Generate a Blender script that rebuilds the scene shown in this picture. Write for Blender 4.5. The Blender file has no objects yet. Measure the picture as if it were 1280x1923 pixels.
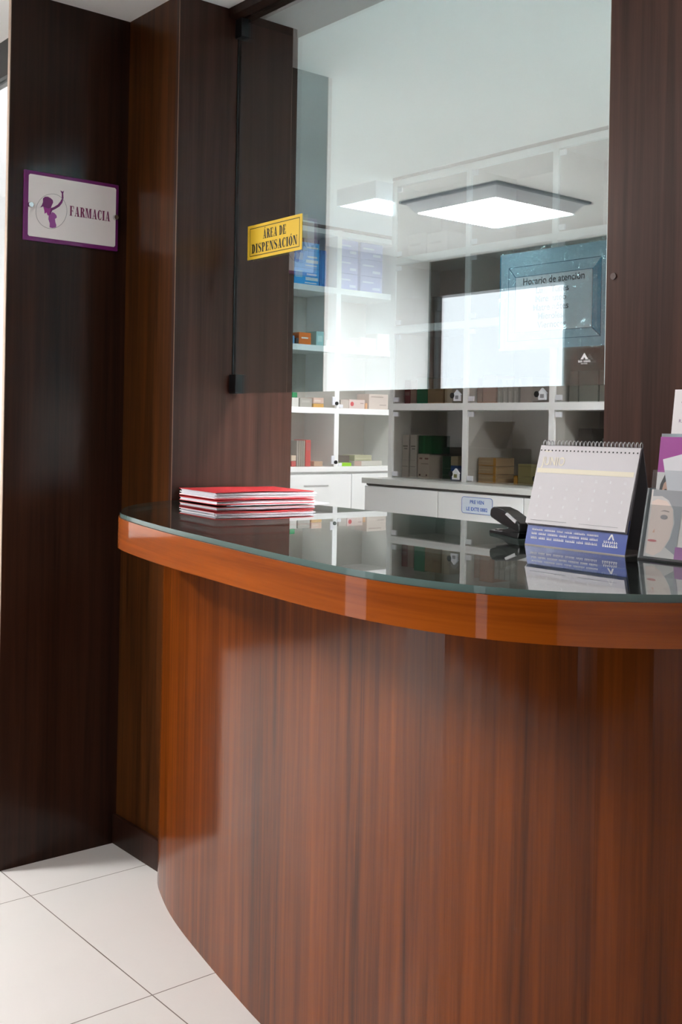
import bpy, math, random
from mathutils import Vector, Matrix
C = bpy.context.scene.collection
SC = bpy.context.scene
PI = math.pi
rnd = random.Random(7)

# ---------------------------------------------------------------- camera
cam_data = bpy.data.cameras.new('camera')
cam = bpy.data.objects.new('camera', cam_data)
C.objects.link(cam)
VIEW = math.radians(39.4)                      # view direction, measured from -X towards +Y
ROLL = math.atan(0.018)
fw = Vector((-math.cos(VIEW), math.sin(VIEW), 0))
rt = Vector((math.sin(VIEW), math.cos(VIEW), 0))
up = Vector((0, 0, 1))
# rolled camera axes (picture horizon drops slightly to the right)
cx_ = rt * math.cos(ROLL) + up * math.sin(ROLL)
cy_ = -rt * math.sin(ROLL) + up * math.cos(ROLL)
M = Matrix.Identity(4)
for i in range(3):
    M[i][0] = cx_[i]; M[i][1] = cy_[i]; M[i][2] = -fw[i]; M[i][3] = (0, 0, 1.26)[i]
cam.matrix_world = M
cam_data.sensor_fit = 'VERTICAL'
cam_data.sensor_height = 36.0
cam_data.lens = 2060.0 / 1923.0 * 36.0
cam_data.shift_y = -(961.5 - 805.0) / 1923.0
cam_data.clip_start = 0.02
SC.camera = cam

# ---------------------------------------------------------------- world, exposure
SC.view_settings.view_transform = 'Standard'
SC.view_settings.look = 'None'
SC.view_settings.gamma = 1
SC.view_settings.use_curve_mapping = False
SC.view_settings.exposure = 2.0
DAYLIGHT = 0.52
LAMP_WAITING = 33.0
LAMP_COUNTER = 9.5
LAMP_PHARMACY = 18.0
LAMP_ADDED = 150.0
w = bpy.data.worlds.new('daylight'); SC.world = w; w.use_nodes = True
bg = w.node_tree.nodes['Background']
bg.inputs[0].default_value = (0.97, 0.95, 1.0, 1); bg.inputs[1].default_value = DAYLIGHT
SC.cycles.max_bounces = 14; SC.cycles.transparent_max_bounces = 24
SC.cycles.glossy_bounces = 8; SC.cycles.diffuse_bounces = 6
SC.cycles.sample_clamp_indirect = 8.0
SC.cycles.use_denoising = True
SC.cycles.caustics_reflective = False; SC.cycles.caustics_refractive = False

# ---------------------------------------------------------------- materials
def mat(name, col, rough=0.5, metal=0.0, coat=0.0, spec=0.5, noise=0.0, nscale=20.0):
    m = bpy.data.materials.new(name); m.use_nodes = True
    nt = m.node_tree; b = nt.nodes['Principled BSDF']
    b.inputs['Base Color'].default_value = (*col, 1)
    b.inputs['Roughness'].default_value = rough
    b.inputs['Metallic'].default_value = metal
    b.inputs['Coat Weight'].default_value = coat
    b.inputs['Coat Roughness'].default_value = 0.06
    b.inputs['Specular IOR Level'].default_value = spec
    if noise:
        tc = nt.nodes.new('ShaderNodeTexCoord'); n = nt.nodes.new('ShaderNodeTexNoise')
        n.inputs['Scale'].default_value = nscale; n.inputs['Detail'].default_value = 5
        nt.links.new(tc.outputs['Object'], n.inputs['Vector'])
        mx = nt.nodes.new('ShaderNodeMix'); mx.data_type = 'RGBA'
        nt.links.new(n.outputs['Fac'], mx.inputs['Factor'])
        mx.inputs['A'].default_value = (*[c * (1 - noise) for c in col], 1)
        mx.inputs['B'].default_value = (*[min(1, c * (1 + noise)) for c in col], 1)
        nt.links.new(mx.outputs['Result'], b.inputs['Base Color'])
    return m

def emit(name, col, s):
    m = bpy.data.materials.new(name); m.use_nodes = True; nt = m.node_tree
    nt.nodes.remove(nt.nodes['Principled BSDF'])
    e = nt.nodes.new('ShaderNodeEmission'); e.inputs[0].default_value = (*col, 1); e.inputs[1].default_value = s
    nt.links.new(e.outputs[0], nt.nodes['Material Output'].inputs[0]); return m

def glass(name, tint, refl=None, ior=1.5, rough=0.0, haze=0.0, bump=0.0, bscale=30.0):
    """thin sheet glass / clear plastic: tinted transparency plus mirror reflection"""
    m = bpy.data.materials.new(name); m.use_nodes = True; nt = m.node_tree
    nt.nodes.remove(nt.nodes['Principled BSDF'])
    tr = nt.nodes.new('ShaderNodeBsdfTransparent'); tr.inputs[0].default_value = (*tint, 1)
    gl = nt.nodes.new('ShaderNodeBsdfGlossy'); gl.inputs['Roughness'].default_value = rough
    gl.inputs['Color'].default_value = (1, 1, 1, 1)
    mx = nt.nodes.new('ShaderNodeMixShader')
    if refl is None:
        fr = nt.nodes.new('ShaderNodeFresnel'); gm = nt.nodes.new('ShaderNodeNewGeometry')   # same reflectance from either side of the sheet
        iv = nt.nodes.new('ShaderNodeMapRange'); iv.inputs['To Min'].default_value = ior; iv.inputs['To Max'].default_value = 1 / ior
        nt.links.new(gm.outputs['Backfacing'], iv.inputs['Value']); nt.links.new(iv.outputs[0], fr.inputs['IOR'])
        nt.links.new(fr.outputs[0], mx.inputs[0])
    else:
        mx.inputs[0].default_value = refl
    base = tr.outputs[0]
    if haze:
        df = nt.nodes.new('ShaderNodeBsdfDiffuse'); df.inputs[0].default_value = (0.85, 0.88, 0.9, 1)
        hm = nt.nodes.new('ShaderNodeMixShader'); hm.inputs[0].default_value = haze
        nt.links.new(tr.outputs[0], hm.inputs[1]); nt.links.new(df.outputs[0], hm.inputs[2]); base = hm.outputs[0]
    nt.links.new(base, mx.inputs[1]); nt.links.new(gl.outputs[0], mx.inputs[2])
    if bump:
        tc = nt.nodes.new('ShaderNodeTexCoord'); n = nt.nodes.new('ShaderNodeTexNoise')
        n.inputs['Scale'].default_value = bscale; n.inputs['Distortion'].default_value = 1.5
        nt.links.new(tc.outputs['Object'], n.inputs['Vector'])
        bp = nt.nodes.new('ShaderNodeBump'); bp.inputs['Strength'].default_value = bump; bp.inputs['Distance'].default_value = 0.01
        nt.links.new(n.outputs['Fac'], bp.inputs['Height']); nt.links.new(bp.outputs[0], gl.inputs['Normal'])
    nt.links.new(mx.outputs[0], nt.nodes['Material Output'].inputs[0]); return m

def wood(name, dark, light, scale=(38, 38, 1.1), rough=0.28, coat=0.5, coat_rough=0.08, uv=False, band=(5, 5, 0.12), contrast=0.35, spec=0.5):
    m = bpy.data.materials.new(name); m.use_nodes = True; nt = m.node_tree; b = nt.nodes['Principled BSDF']
    tc = nt.nodes.new('ShaderNodeTexCoord')
    def nz(sc, detail, rgh, dist):
        mp = nt.nodes.new('ShaderNodeMapping'); mp.inputs['Scale'].default_value = sc
        nt.links.new(tc.outputs['UV' if uv else 'Object'], mp.inputs[0])
        n = nt.nodes.new('ShaderNodeTexNoise'); n.inputs['Scale'].default_value = 1
        n.inputs['Detail'].default_value = detail; n.inputs['Roughness'].default_value = rgh; n.inputs['Distortion'].default_value = dist
        nt.links.new(mp.outputs[0], n.inputs['Vector']); return n
    n1 = nz(scale, 8, 0.62, 0.4)
    n2 = nz(band, 3, 0.5, 0.3)
    n3 = nz(tuple(s * 5 for s in scale), 4, 0.6, 0.0)
    a1 = nt.nodes.new('ShaderNodeMath'); a1.operation = 'MULTIPLY_ADD'
    nt.links.new(n1.outputs['Fac'], a1.inputs[0]); a1.inputs[1].default_value = 0.55
    m2 = nt.nodes.new('ShaderNodeMath'); m2.operation = 'MULTIPLY'; m2.inputs[1].default_value = 0.40
    nt.links.new(n2.outputs['Fac'], m2.inputs[0]); nt.links.new(m2.outputs[0], a1.inputs[2])
    a2 = nt.nodes.new('ShaderNodeMath'); a2.operation = 'MULTIPLY_ADD'; a2.inputs[1].default_value = 0.12
    nt.links.new(n3.outputs['Fac'], a2.inputs[0]); nt.links.new(a1.outputs[0], a2.inputs[2])
    r = nt.nodes.new('ShaderNodeValToRGB'); r.color_ramp.elements[0].position = 0.5 - contrast / 2 + 0.03
    r.color_ramp.elements[1].position = 0.5 + contrast / 2 + 0.03
    r.color_ramp.elements[0].color = (*dark, 1); r.color_ramp.elements[1].color = (*light, 1)
    nt.links.new(a2.outputs[0], r.inputs[0]); nt.links.new(r.outputs[0], b.inputs['Base Color'])
    b.inputs['Roughness'].default_value = rough; b.inputs['Coat Weight'].default_value = coat
    b.inputs['Coat IOR'].default_value = 1.42
    b.inputs['Coat Roughness'].default_value = coat_rough; b.inputs['Specular IOR Level'].default_value = spec
    return m

def tile_mat():
    m = bpy.data.materials.new('porcelain_tile'); m.use_nodes = True; nt = m.node_tree; b = nt.nodes['Principled BSDF']
    geo = nt.nodes.new('ShaderNodeNewGeometry'); sp = nt.nodes.new('ShaderNodeSeparateXYZ')
    nt.links.new(geo.outputs['Position'], sp.inputs[0])
    def line(out, off):
        a = nt.nodes.new('ShaderNodeMath'); a.operation = 'ADD'; a.inputs[1].default_value = off + 0.3225 + 64.5
        nt.links.new(out, a.inputs[0])
        d = nt.nodes.new('ShaderNodeMath'); d.operation = 'MODULO'; d.inputs[1].default_value = 0.645; nt.links.new(a.outputs[0], d.inputs[0])
        s = nt.nodes.new('ShaderNodeMath'); s.operation = 'SUBTRACT'; s.inputs[1].default_value = 0.3225; nt.links.new(d.outputs[0], s.inputs[0])
        ab = nt.nodes.new('ShaderNodeMath'); ab.operation = 'ABSOLUTE'; nt.links.new(s.outputs[0], ab.inputs[0])
        lt = nt.nodes.new('ShaderNodeMath'); lt.operation = 'LESS_THAN'; lt.inputs[1].default_value = 0.0014; nt.links.new(ab.outputs[0], lt.inputs[0])
        return lt
    lx = line(sp.outputs['X'], 2.77); ly = line(sp.outputs['Y'], -1.235)
    mx = nt.nodes.new('ShaderNodeMath'); mx.operation = 'MAXIMUM'
    nt.links.new(lx.outputs[0], mx.inputs[0]); nt.links.new(ly.outputs[0], mx.inputs[1])
    n = nt.nodes.new('ShaderNodeTexNoise'); n.inputs['Scale'].default_value = 3.0; n.inputs['Detail'].default_value = 6
    nt.links.new(geo.outputs['Position'], n.inputs['Vector'])
    c = nt.nodes.new('ShaderNodeMix'); c.data_type = 'RGBA'
    c.inputs['A'].default_value = (0.68, 0.655, 0.63, 1); c.inputs['B'].default_value = (0.75, 0.73, 0.705, 1)
    nt.links.new(n.outputs['Fac'], c.inputs['Factor'])
    g = nt.nodes.new('ShaderNodeMix'); g.data_type = 'RGBA'; g.inputs['B'].default_value = (0.16, 0.13, 0.11, 1)
    nt.links.new(c.outputs['Result'], g.inputs['A']); nt.links.new(mx.outputs[0], g.inputs['Factor'])
    nt.links.new(g.outputs['Result'], b.inputs['Base Color']); b.inputs['Roughness'].default_value = 0.28
    return m

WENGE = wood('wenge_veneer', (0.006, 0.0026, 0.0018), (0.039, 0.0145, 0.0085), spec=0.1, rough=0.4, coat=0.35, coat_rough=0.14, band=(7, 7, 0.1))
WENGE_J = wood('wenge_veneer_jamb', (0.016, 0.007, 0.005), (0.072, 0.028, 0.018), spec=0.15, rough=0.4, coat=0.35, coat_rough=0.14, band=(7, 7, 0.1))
BROWN = wood('walnut_veneer', (0.016, 0.0055, 0.002), (0.105, 0.032, 0.006), spec=0.1, rough=0.4, coat=0.4, coat_rough=0.12, band=(6, 6, 0.1))
BODY = wood('counter_veneer', (0.034, 0.0060, 0.0005), (0.24, 0.052, 0.0035), spec=0.05, rough=0.4, coat=0.72, coat_rough=0.10, band=(6, 6, 0.12))
APRON = wood('cherry_edge', (0.15, 0.025, 0.0015), (0.42, 0.096, 0.006), scale=(1.6, 55, 1), band=(0.5, 12, 1), uv=True, spec=0.05, rough=0.4, coat=0.8, coat_rough=0.04, contrast=0.5)
DARKTOP = wood('dark_worktop', (0.008, 0.005, 0.004), (0.03, 0.017, 0.012), rough=0.5, coat=0)
EDGE_LIGHT = mat('edge_banding', (0.55, 0.42, 0.33), 0.5)
WHITE = mat('white_wall_paint', (0.84, 0.83, 0.82), 0.6, noise=0.02, nscale=3)
CEIL = mat('white_ceiling_paint', (0.86, 0.85, 0.83), 0.7, noise=0.02, nscale=2)
LAM = mat('white_laminate', (0.87, 0.88, 0.87), 0.32, noise=0.015, nscale=4)
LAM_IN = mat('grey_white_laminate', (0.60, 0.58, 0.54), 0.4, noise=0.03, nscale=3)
DARKGAP = mat('shadow_gap', (0.16, 0.15, 0.14), 0.7)
BLACK = mat('black_plastic', (0.008, 0.008, 0.009), 0.28)
BLACKM = mat('black_metal', (0.006, 0.006, 0.006), 0.4)
STEEL = mat('brushed_steel', (0.7, 0.7, 0.7), 0.22, metal=1)
PAPER = mat('white_paper', (0.82, 0.81, 0.85), 0.7, noise=0.03, nscale=40)
RED = mat('red_card', (0.74, 0.045, 0.055), 0.42, noise=0.12, nscale=8)
PURPLE = mat('purple_print', (0.155, 0.012, 0.135), 0.35)
MAGENTA = mat('magenta_print', (0.36, 0.035, 0.30), 0.35)
PURPLE_L = mat('light_purple_print', (0.33, 0.075, 0.33), 0.35)
PLAQUE = mat('white_plaque', (0.88, 0.84, 0.84), 0.35, noise=0.02)
INK = mat('black_ink', (0.012, 0.012, 0.012), 0.5)
INK_G = mat('grey_ink', (0.25, 0.25, 0.27), 0.6)
RINK = mat('plum_ink', (0.20, 0.018, 0.10), 0.45)
YELLOW = mat('yellow_vinyl', (0.92, 0.60, 0.045), 0.35, noise=0.08, nscale=9)
TEAL = mat('teal_print', (0.0, 0.10, 0.19), 0.5)
TEALD = mat('deep_teal_print', (0.0, 0.38, 0.60), 0.5)
PALEBLUE = mat('pale_blue_print', (0.47, 0.66, 0.78), 0.55, noise=0.05, nscale=12)
PALEGREY = mat('pale_grey_print', (0.82, 0.86, 0.92), 0.55)
def translucent(m, f=0.6):
    nt = m.node_tree; b = nt.nodes['Principled BSDF']; tl = nt.nodes.new('ShaderNodeBsdfTranslucent'); mx = nt.nodes.new('ShaderNodeMixShader'); mx.inputs[0].default_value = f
    tl.inputs[0].default_value = b.inputs['Base Color'].default_value
    nt.links.new(b.outputs[0], mx.inputs[1]); nt.links.new(tl.outputs[0], mx.inputs[2]); nt.links.new(mx.outputs[0], nt.nodes['Material Output'].inputs[0])
translucent(PALEBLUE); translucent(PALEGREY)
BLUE = mat('royal_blue_card', (0.012, 0.055, 0.37), 0.3)
BLUEINK = mat('blue_ink', (0.03, 0.12, 0.5), 0.5)
CREAM = mat('cream_print', (0.93, 0.86, 0.70), 0.6)
GREYPAGE = mat('calendar_paper', (0.755, 0.725, 0.75), 0.6, noise=0.03, nscale=25)
WHITEPR = mat('white_print', (0.88, 0.88, 0.9), 0.6)
SKIN = mat('skin_print', (0.72, 0.42, 0.30), 0.5)
SKIN_P = mat('pale_skin_print', (0.78, 0.62, 0.55), 0.5)
HAIR = mat('dark_hair_print', (0.025, 0.018, 0.018), 0.4)
GREYP = mat('grey_print', (0.38, 0.40, 0.42), 0.5)
LIP = mat('lip_print', (0.55, 0.12, 0.12), 0.5)
TILE = tile_mat()
PANE = glass('coated_pane_glass', (0.85, 0.975, 0.995), refl=0.34)
CLEAR = glass('clear_glass', (0.95, 0.97, 0.97))
SMOKE = glass('smoked_cabinet_glass', (0.83, 0.82, 0.80), refl=0.09)
ACRYL = glass('clear_acrylic', (0.96, 0.975, 0.98), haze=0.04, rough=0.03)
ACRYL_E = glass('acrylic_edge', (0.55, 0.68, 0.74), haze=0.35, rough=0.05)
SLEEVE = glass('plastic_sleeve_film', (0.97, 0.985, 0.985), refl=0.12, rough=0.02, bump=1.0, bscale=26)
TOPGLASS = glass('counter_glass', (0.80, 0.88, 0.86), ior=1.62)
GREENEDGE = mat('green_glass_edge', (0.10, 0.16, 0.15), 0.12)
LAMPW = emit('lamp_diffuser', (1.0, 0.99, 0.98), LAMP_WAITING)
LAMPC = emit('lamp_diffuser_soft', (1.0, 0.99, 0.98), LAMP_COUNTER)
LAMPP = emit('lamp_tube_light', (0.95, 0.985, 1.0), LAMP_PHARMACY)
LAMPRIM = mat('grey_blue_metal', (0.16, 0.18, 0.22), 0.4)
LAMPBOX = mat('white_enamel', (0.75, 0.76, 0.80), 0.4)

# ---------------------------------------------------------------- mesh helpers
class MB:
    def __init__(s): s.v = []; s.f = []; s.mi = []; s.uv = {}
    def add(s, vs, fs, m=0):
        o = len(s.v); s.v += [tuple(v) for v in vs]
        for f in fs: s.f.append([i + o for i in f]); s.mi.append(m)
        return s
    def box(s, x0, x1, y0, y1, z0, z1, m=0):
        return s.add([(x0,y0,z0),(x1,y0,z0),(x1,y1,z0),(x0,y1,z0),(x0,y0,z1),(x1,y0,z1),(x1,y1,z1),(x0,y1,z1)],
                     [(0,3,2,1),(4,5,6,7),(0,1,5,4),(1,2,6,5),(2,3,7,6),(3,0,4,7)], m)
    def hexa(s, b, t, m=0):          # bottom four and top four corners, both counter-clockwise from above
        return s.add(list(b) + list(t), [(0,3,2,1),(4,5,6,7),(0,1,5,4),(1,2,6,5),(2,3,7,6),(3,0,4,7)], m)
    def prism(s, pts, z0, z1, m=0, mside=None):
        n = len(pts); vs = [(x, y, z0) for x, y in pts] + [(x, y, z1) for x, y in pts]
        s.add(vs, [list(range(n))[::-1], [n + i for i in range(n)]], m)
        o = len(s.v) - 2 * n
        for i in range(n):
            j = (i + 1) % n; s.f.append([o + i, o + j, o + n + j, o + n + i]); s.mi.append(m if mside is None else mside)
        return s
    def side(s, pts, y0, y1, m=0):   # profile in x,z extruded along y; counter-clockwise seen from -y
        n = len(pts); o = len(s.v)
        s.v += [(x, y0, z) for x, z in pts] + [(x, y1, z) for x, z in pts]
        s.f.append([o + i for i in range(n)]); s.mi.append(m)
        s.f.append([o + n + i for i in range(n)][::-1]); s.mi.append(m)
        for i in range(n):
            j = (i + 1) % n; s.f.append([o + j, o + i, o + n + i, o + n + j]); s.mi.append(m)
        return s
    def flat(s, pts, y, m=0):        # polygon in x,z facing -y
        return s.add([(x, y, z) for x, z in pts], [list(range(len(pts)))], m)
    def rect(s, x0, x1, z0, z1, y, m=0): return s.flat([(x0, z0), (x1, z0), (x1, z1), (x0, z1)], y, m)
    def frame(s, x0, x1, z0, z1, t, y, m=0):
        s.rect(x0, x1, z0, z0 + t, y, m); s.rect(x0, x1, z1 - t, z1, y, m)
        s.rect(x0, x0 + t, z0 + t, z1 - t, y, m); return s.rect(x1 - t, x1, z0 + t, z1 - t, y, m)
    def cyl(s, c, r, h, axis='z', n=20, m=0, r2=None):
        r2 = r if r2 is None else r2; o = len(s.v)
        for k, (rr, hh) in enumerate(((r, 0), (r2, h))):
            for i in range(n):
                a = 2 * PI * i / n; p = (rr * math.cos(a), rr * math.sin(a), hh)
                if axis == 'y': p = (p[0], hh, p[1])
                if axis == 'x': p = (hh, p[0], p[1])
                s.v.append((c[0] + p[0], c[1] + p[1], c[2] + p[2]))
        fl = axis == 'y'
        fs = [[i for i in range(n)][::-1], [n + i for i in range(n)]] + [[i, (i + 1) % n, n + (i + 1) % n, n + i] for i in range(n)]
        for f in fs: s.f.append([o + i for i in (f[::-1] if fl else f)]); s.mi.append(m)
        return s
    def tube(s, pts, r, n=6, m=0):
        o = len(s.v); P = [Vector(p) for p in pts]
        for i, p in enumerate(P):
            d = (P[min(i + 1, len(P) - 1)] - P[max(i - 1, 0)]).normalized()
            a = d.orthogonal().normalized() if i == 0 else (a - d * a.dot(d)).normalized()
            b = d.cross(a)
            for k in range(n):
                t = 2 * PI * k / n; q = p + a * (r * math.cos(t)) + b * (r * math.sin(t)); s.v.append(tuple(q))
        for i in range(len(P) - 1):
            for k in range(n):
                k2 = (k + 1) % n; s.f.append([o + i*n + k, o + i*n + k2, o + (i+1)*n + k2, o + (i+1)*n + k]); s.mi.append(m)
        s.f.append([o + k for k in range(n)][::-1]); s.mi.append(m)
        s.f.append([o + (len(P)-1)*n + k for k in range(n)]); s.mi.append(m)
        return s
    def build(s, name, mats, parent=None, bevel=0.0, smooth=False, uvs=None):
        me = bpy.data.meshes.new(name); me.from_pydata(s.v, [], s.f)
        if not isinstance(mats, (list, tuple)): mats = [mats]
        for m in mats: me.materials.append(m)
        me.polygons.foreach_set('material_index', s.mi)
        if smooth: me.polygons.foreach_set('use_smooth', [True] * len(s.f))
        if uvs is not None:
            l = me.uv_layers.new(name='UVMap')
            for lp in me.loops: l.data[lp.index].uv = uvs[lp.vertex_index]
        me.update()
        o = bpy.data.objects.new(name, me); C.objects.link(o)
        if parent: o.parent = parent
        if bevel:
            b = o.modifiers.new('bevel', 'BEVEL'); b.width = bevel; b.segments = 2; b.limit_method = 'ANGLE'; b.angle_limit = 0.6
        return o

def B(*a): return MB().box(*a)
def tag(o, label, cat, group=None):
    o['label'] = label; o['category'] = cat
    if group: o['group'] = group
    return o
def thing(name, label, cat, loc=(0, 0, 0), rz=0.0, group=None):
    o = bpy.data.objects.new(name, None); C.objects.link(o); o.empty_display_size = 0.05
    o.location = loc; o.rotation_euler = (0, 0, rz); return tag(o, label, cat, group)
def struct(name, mb, m, bevel=0.0, parent=None, **k):
    o = mb.build(name, m, parent, bevel, **k)
    if parent is None: o['kind'] = 'structure'
    return o
def copy_tree(o, parent=None):
    c = o.copy(); C.objects.link(c)
    if parent: c.parent = parent
    for ch in o.children: copy_tree(ch, c)
    return c
def smooth_curve(pts, n=8):
    out = []; P = [pts[0]] + list(pts) + [pts[-1]]
    for i in range(1, len(P) - 2):
        p0, p1, p2, p3 = P[i-1], P[i], P[i+1], P[i+2]
        for k in range(n):
            t = k / n
            out.append(tuple(0.5 * (2*b + (c - a)*t + (2*a - 5*b + 4*c - d)*t*t + (3*b - a - 3*c + d)*t**3) for a, b, c, d in zip(p0, p1, p2, p3)))
    out.append(pts[-1]); return out

def text(mb, body, x, z, size, y, m=0, align='LEFT', bold=0.0, sx=1.0, spacing=1.0):
    cu = bpy.data.curves.new('lettering', 'FONT'); cu.body = body; cu.size = size; cu.align_x = align
    cu.offset = bold * size; cu.resolution_u = 3; cu.space_character = spacing
    ob = bpy.data.objects.new('lettering', cu); C.objects.link(ob)
    bpy.context.view_layer.update()
    me = bpy.data.meshes.new_from_object(ob.evaluated_get(bpy.context.evaluated_depsgraph_get()))
    mb.add([(x + v.co.x * sx, y, z + v.co.y) for v in me.vertices], [list(p.vertices) for p in me.polygons], m)
    bpy.data.objects.remove(ob); bpy.data.curves.remove(cu); bpy.data.meshes.remove(me); return mb

def strokes(mb, x0, x1, z, h, y, words, seed=1, m=0):
    """small print too fine to read: words as runs of little upright strokes"""
    r_ = random.Random(seed); n_ = [r_.randint(4, 9) for _ in range(words)]; unit = (x1 - x0) / (sum(n_) + 1.2 * (words - 1)); x = x0
    for c_ in n_:
        for k in range(c_):
            hh = h * r_.choice((1, 1, 1, 0.8)); mb.rect(x + unit * 0.10, x + unit * r_.uniform(0.7, 0.95), z, z + hh * 0.42, y, m); mb.rect(x + unit * 0.10, x + unit * 0.45, z + hh * 0.40, z + hh, y, m)
            x += unit
        x += 1.2 * unit
    return mb
# bold condensed serif capitals drawn from polygons (unit height; returns shapes and advance)
def serif_glyph(ch):
    S = []; T = 0.19; t = 0.06; sf = 0.055
    def r(x0, x1, z0, z1): S.append([(x0, z0), (x1, z0), (x1, z1), (x0, z1)])
    def q(*p): S.append(list(p))
    def stem(x, wd=T, over=0.07):
        r(x, x + wd, 0, 1); r(x - over, x + wd + over, 0, sf); r(x - over, x + wd + over, 1 - sf, 1)
    def ring(cx, cz, rx, rz, a0, a1, thick, thin, n=22):
        pr = None
        for i in range(n + 1):
            a = math.radians(a0 + (a1 - a0) * i / n); wx = thick; wz = thin
            o = (cx + rx * math.cos(a), cz + rz * math.sin(a)); k = (cx + (rx - wx) * math.cos(a), cz + (rz - wz) * math.sin(a))
            if pr: S.append([pr[1], pr[0], o, k] if a1 > a0 else [k, o, pr[0], pr[1]])
            pr = (o, k)
    base = {'Á': 'A', 'Ó': 'O'}.get(ch, ch); adv = 0.6
    if base == 'F': stem(0.07); r(0.07, 0.52, 1 - t, 1); r(0.26, 0.42, 0.48, 0.48 + t); q((0.45, 1), (0.46, 0.72), (0.52, 0.72), (0.52, 1)); r(0.38, 0.42, 0.38, 0.62); adv = 0.58
    elif base == 'E': stem(0.07); r(0.07, 0.52, 1 - t, 1); r(0.07, 0.54, 0, t); r(0.26, 0.42, 0.48, 0.48 + t); q((0.45, 1), (0.46, 0.74), (0.52, 0.74), (0.52, 1)); q((0.47, 0.28), (0.45, 0), (0.54, 0), (0.54, 0.28)); r(0.38, 0.42, 0.38, 0.62); adv = 0.61
    elif base == 'I': stem(0.07); adv = 0.36
    elif base == 'A':
        q((0.07, 0), (0.13, 0), (0.32, 1), (0.27, 1)); q((0.36, 0), (0.56, 0), (0.39, 1), (0.24, 1)); r(0.15, 0.45, 0.28, 0.28 + t)
        r(0.0, 0.21, 0, sf); r(0.31, 0.63, 0, sf); adv = 0.64
    elif base == 'M':
        r(0.07, 0.13, 0, 1); r(0.0, 0.2, 0, sf); r(0.0, 0.2, 1 - sf, 1); q((0.07, 1), (0.33, 0), (0.42, 0), (0.27, 1)); q((0.36, 0), (0.42, 0), (0.60, 1), (0.53, 1))
        r(0.55, 0.73, 0, 1); r(0.48, 0.8, 0, sf); r(0.55, 0.8, 1 - sf, 1); adv = 0.83
    elif base == 'N':
        r(0.08, 0.14, 0, 1); r(0.0, 0.22, 0, sf); r(0.0, 0.2, 1 - sf, 1); q((0.07, 1), (0.42, 0), (0.56, 0), (0.27, 1)); r(0.50, 0.56, 0, 1); r(0.42, 0.64, 1 - sf, 1); adv = 0.66
    elif base == 'O': ring(0.29, 0.5, 0.28, 0.52, 0, 360, T, t); adv = 0.60
    elif base == 'C': ring(0.29, 0.5, 0.28, 0.52, 50, 310, T, t); q((0.44, 0.94), (0.46, 0.66), (0.51, 0.66), (0.51, 1)); q((0.46, 0.3), (0.42, 0.03), (0.48, 0.1), (0.51, 0.3)); adv = 0.57
    elif base == 'D': stem(0.07); ring(0.24, 0.5, 0.32, 0.5, -90, 90, T, t); adv = 0.61
    elif base == 'P': stem(0.07); ring(0.24, 0.74, 0.29, 0.26, -90, 90, T * 0.9, t); adv = 0.57
    elif base == 'R': stem(0.07); ring(0.24, 0.74, 0.29, 0.26, -90, 90, T * 0.9, t); q((0.26, 0.5), (0.42, 0), (0.62, 0), (0.44, 0.52)); adv = 0.63
    elif base == 'S':
        pts = [(0.46, 0.78), (0.42, 0.93), (0.27, 0.985), (0.12, 0.90), (0.10, 0.74), (0.20, 0.60), (0.34, 0.47), (0.42, 0.32), (0.40, 0.12), (0.26, 0.02), (0.12, 0.06), (0.06, 0.24)]
        wd = [0.05, 0.05, 0.05, 0.10, 0.15, 0.19, 0.21, 0.19, 0.12, 0.06, 0.05, 0.05]
        pts = smooth_curve([(a, b, c) for (a, b), c in zip(pts, wd)], 4); pr = None
        for i, (x, z, ww) in enumerate(pts):
            a = pts[max(i - 1, 0)]; b = pts[min(i + 1, len(pts) - 1)]; d = Vector((b[0] - a[0], b[1] - a[1])).normalized(); n_ = Vector((-d.y, d.x)) * ww / 2
            k = ((x + n_.x, z + n_.y), (x - n_.x, z - n_.y))
            if pr: S.append([pr[0], pr[1], k[1], k[0]])
            pr = k
        r(0.43, 0.47, 0.68, 1.0); r(0.05, 0.09, 0.0, 0.32); adv = 0.55
    elif base == 'T': stem(0.2); r(0.0, 0.59, 1 - t, 1); r(0.0, 0.05, 0.72, 1); r(0.54, 0.59, 0.72, 1); adv = 0.6
    elif base == ' ': adv = 0.3
    if ch in 'ÁÓ': q((0.27, 1.06), (0.33, 1.06), (0.45, 1.24), (0.33, 1.24))
    return S, adv
def serif(mb, body, x0, x1, z, h, y, m=0):
    G = [serif_glyph(c) for c in body]; total = sum(a for _, a in G) + 0.03 * (len(G) - 1); k = (x1 - x0) / total; x = x0
    for S, a in G:
        for P in S: mb.flat([(x + px * k, z + pz * h) for px, pz in P], y, m)
        x += (a + 0.03) * k
    return mb

# ---------------------------------------------------------------- the setting
ZC = 2.475
XJ = -2.684         # jamb plane
struct('floor', B(-6.2, 1.4, -2.2, 5.4, -0.05, 0.0), TILE)
struct('ceiling', MB().box(-5.83, 1.3, -2.03, 1.40, ZC, ZC + 0.06).box(-2.99, 1.3, 1.40, 2.008, ZC, ZC + 0.06).box(-5.7, 1.3, 1.98, 5.3, ZC, ZC + 0.06), CEIL)
# waiting room, far left wall: white above, dark wainscot below
struct('wall_left', B(-5.83, -5.73, -2.03, 1.42, 0, ZC), WHITE)
struct('trim_1', MB().box(-5.73, -5.715, -1.925, 1.37, 0.0, 0.62).box(-5.73, -5.708, -1.925, 1.37, 0.62, 0.65), BROWN)
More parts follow.
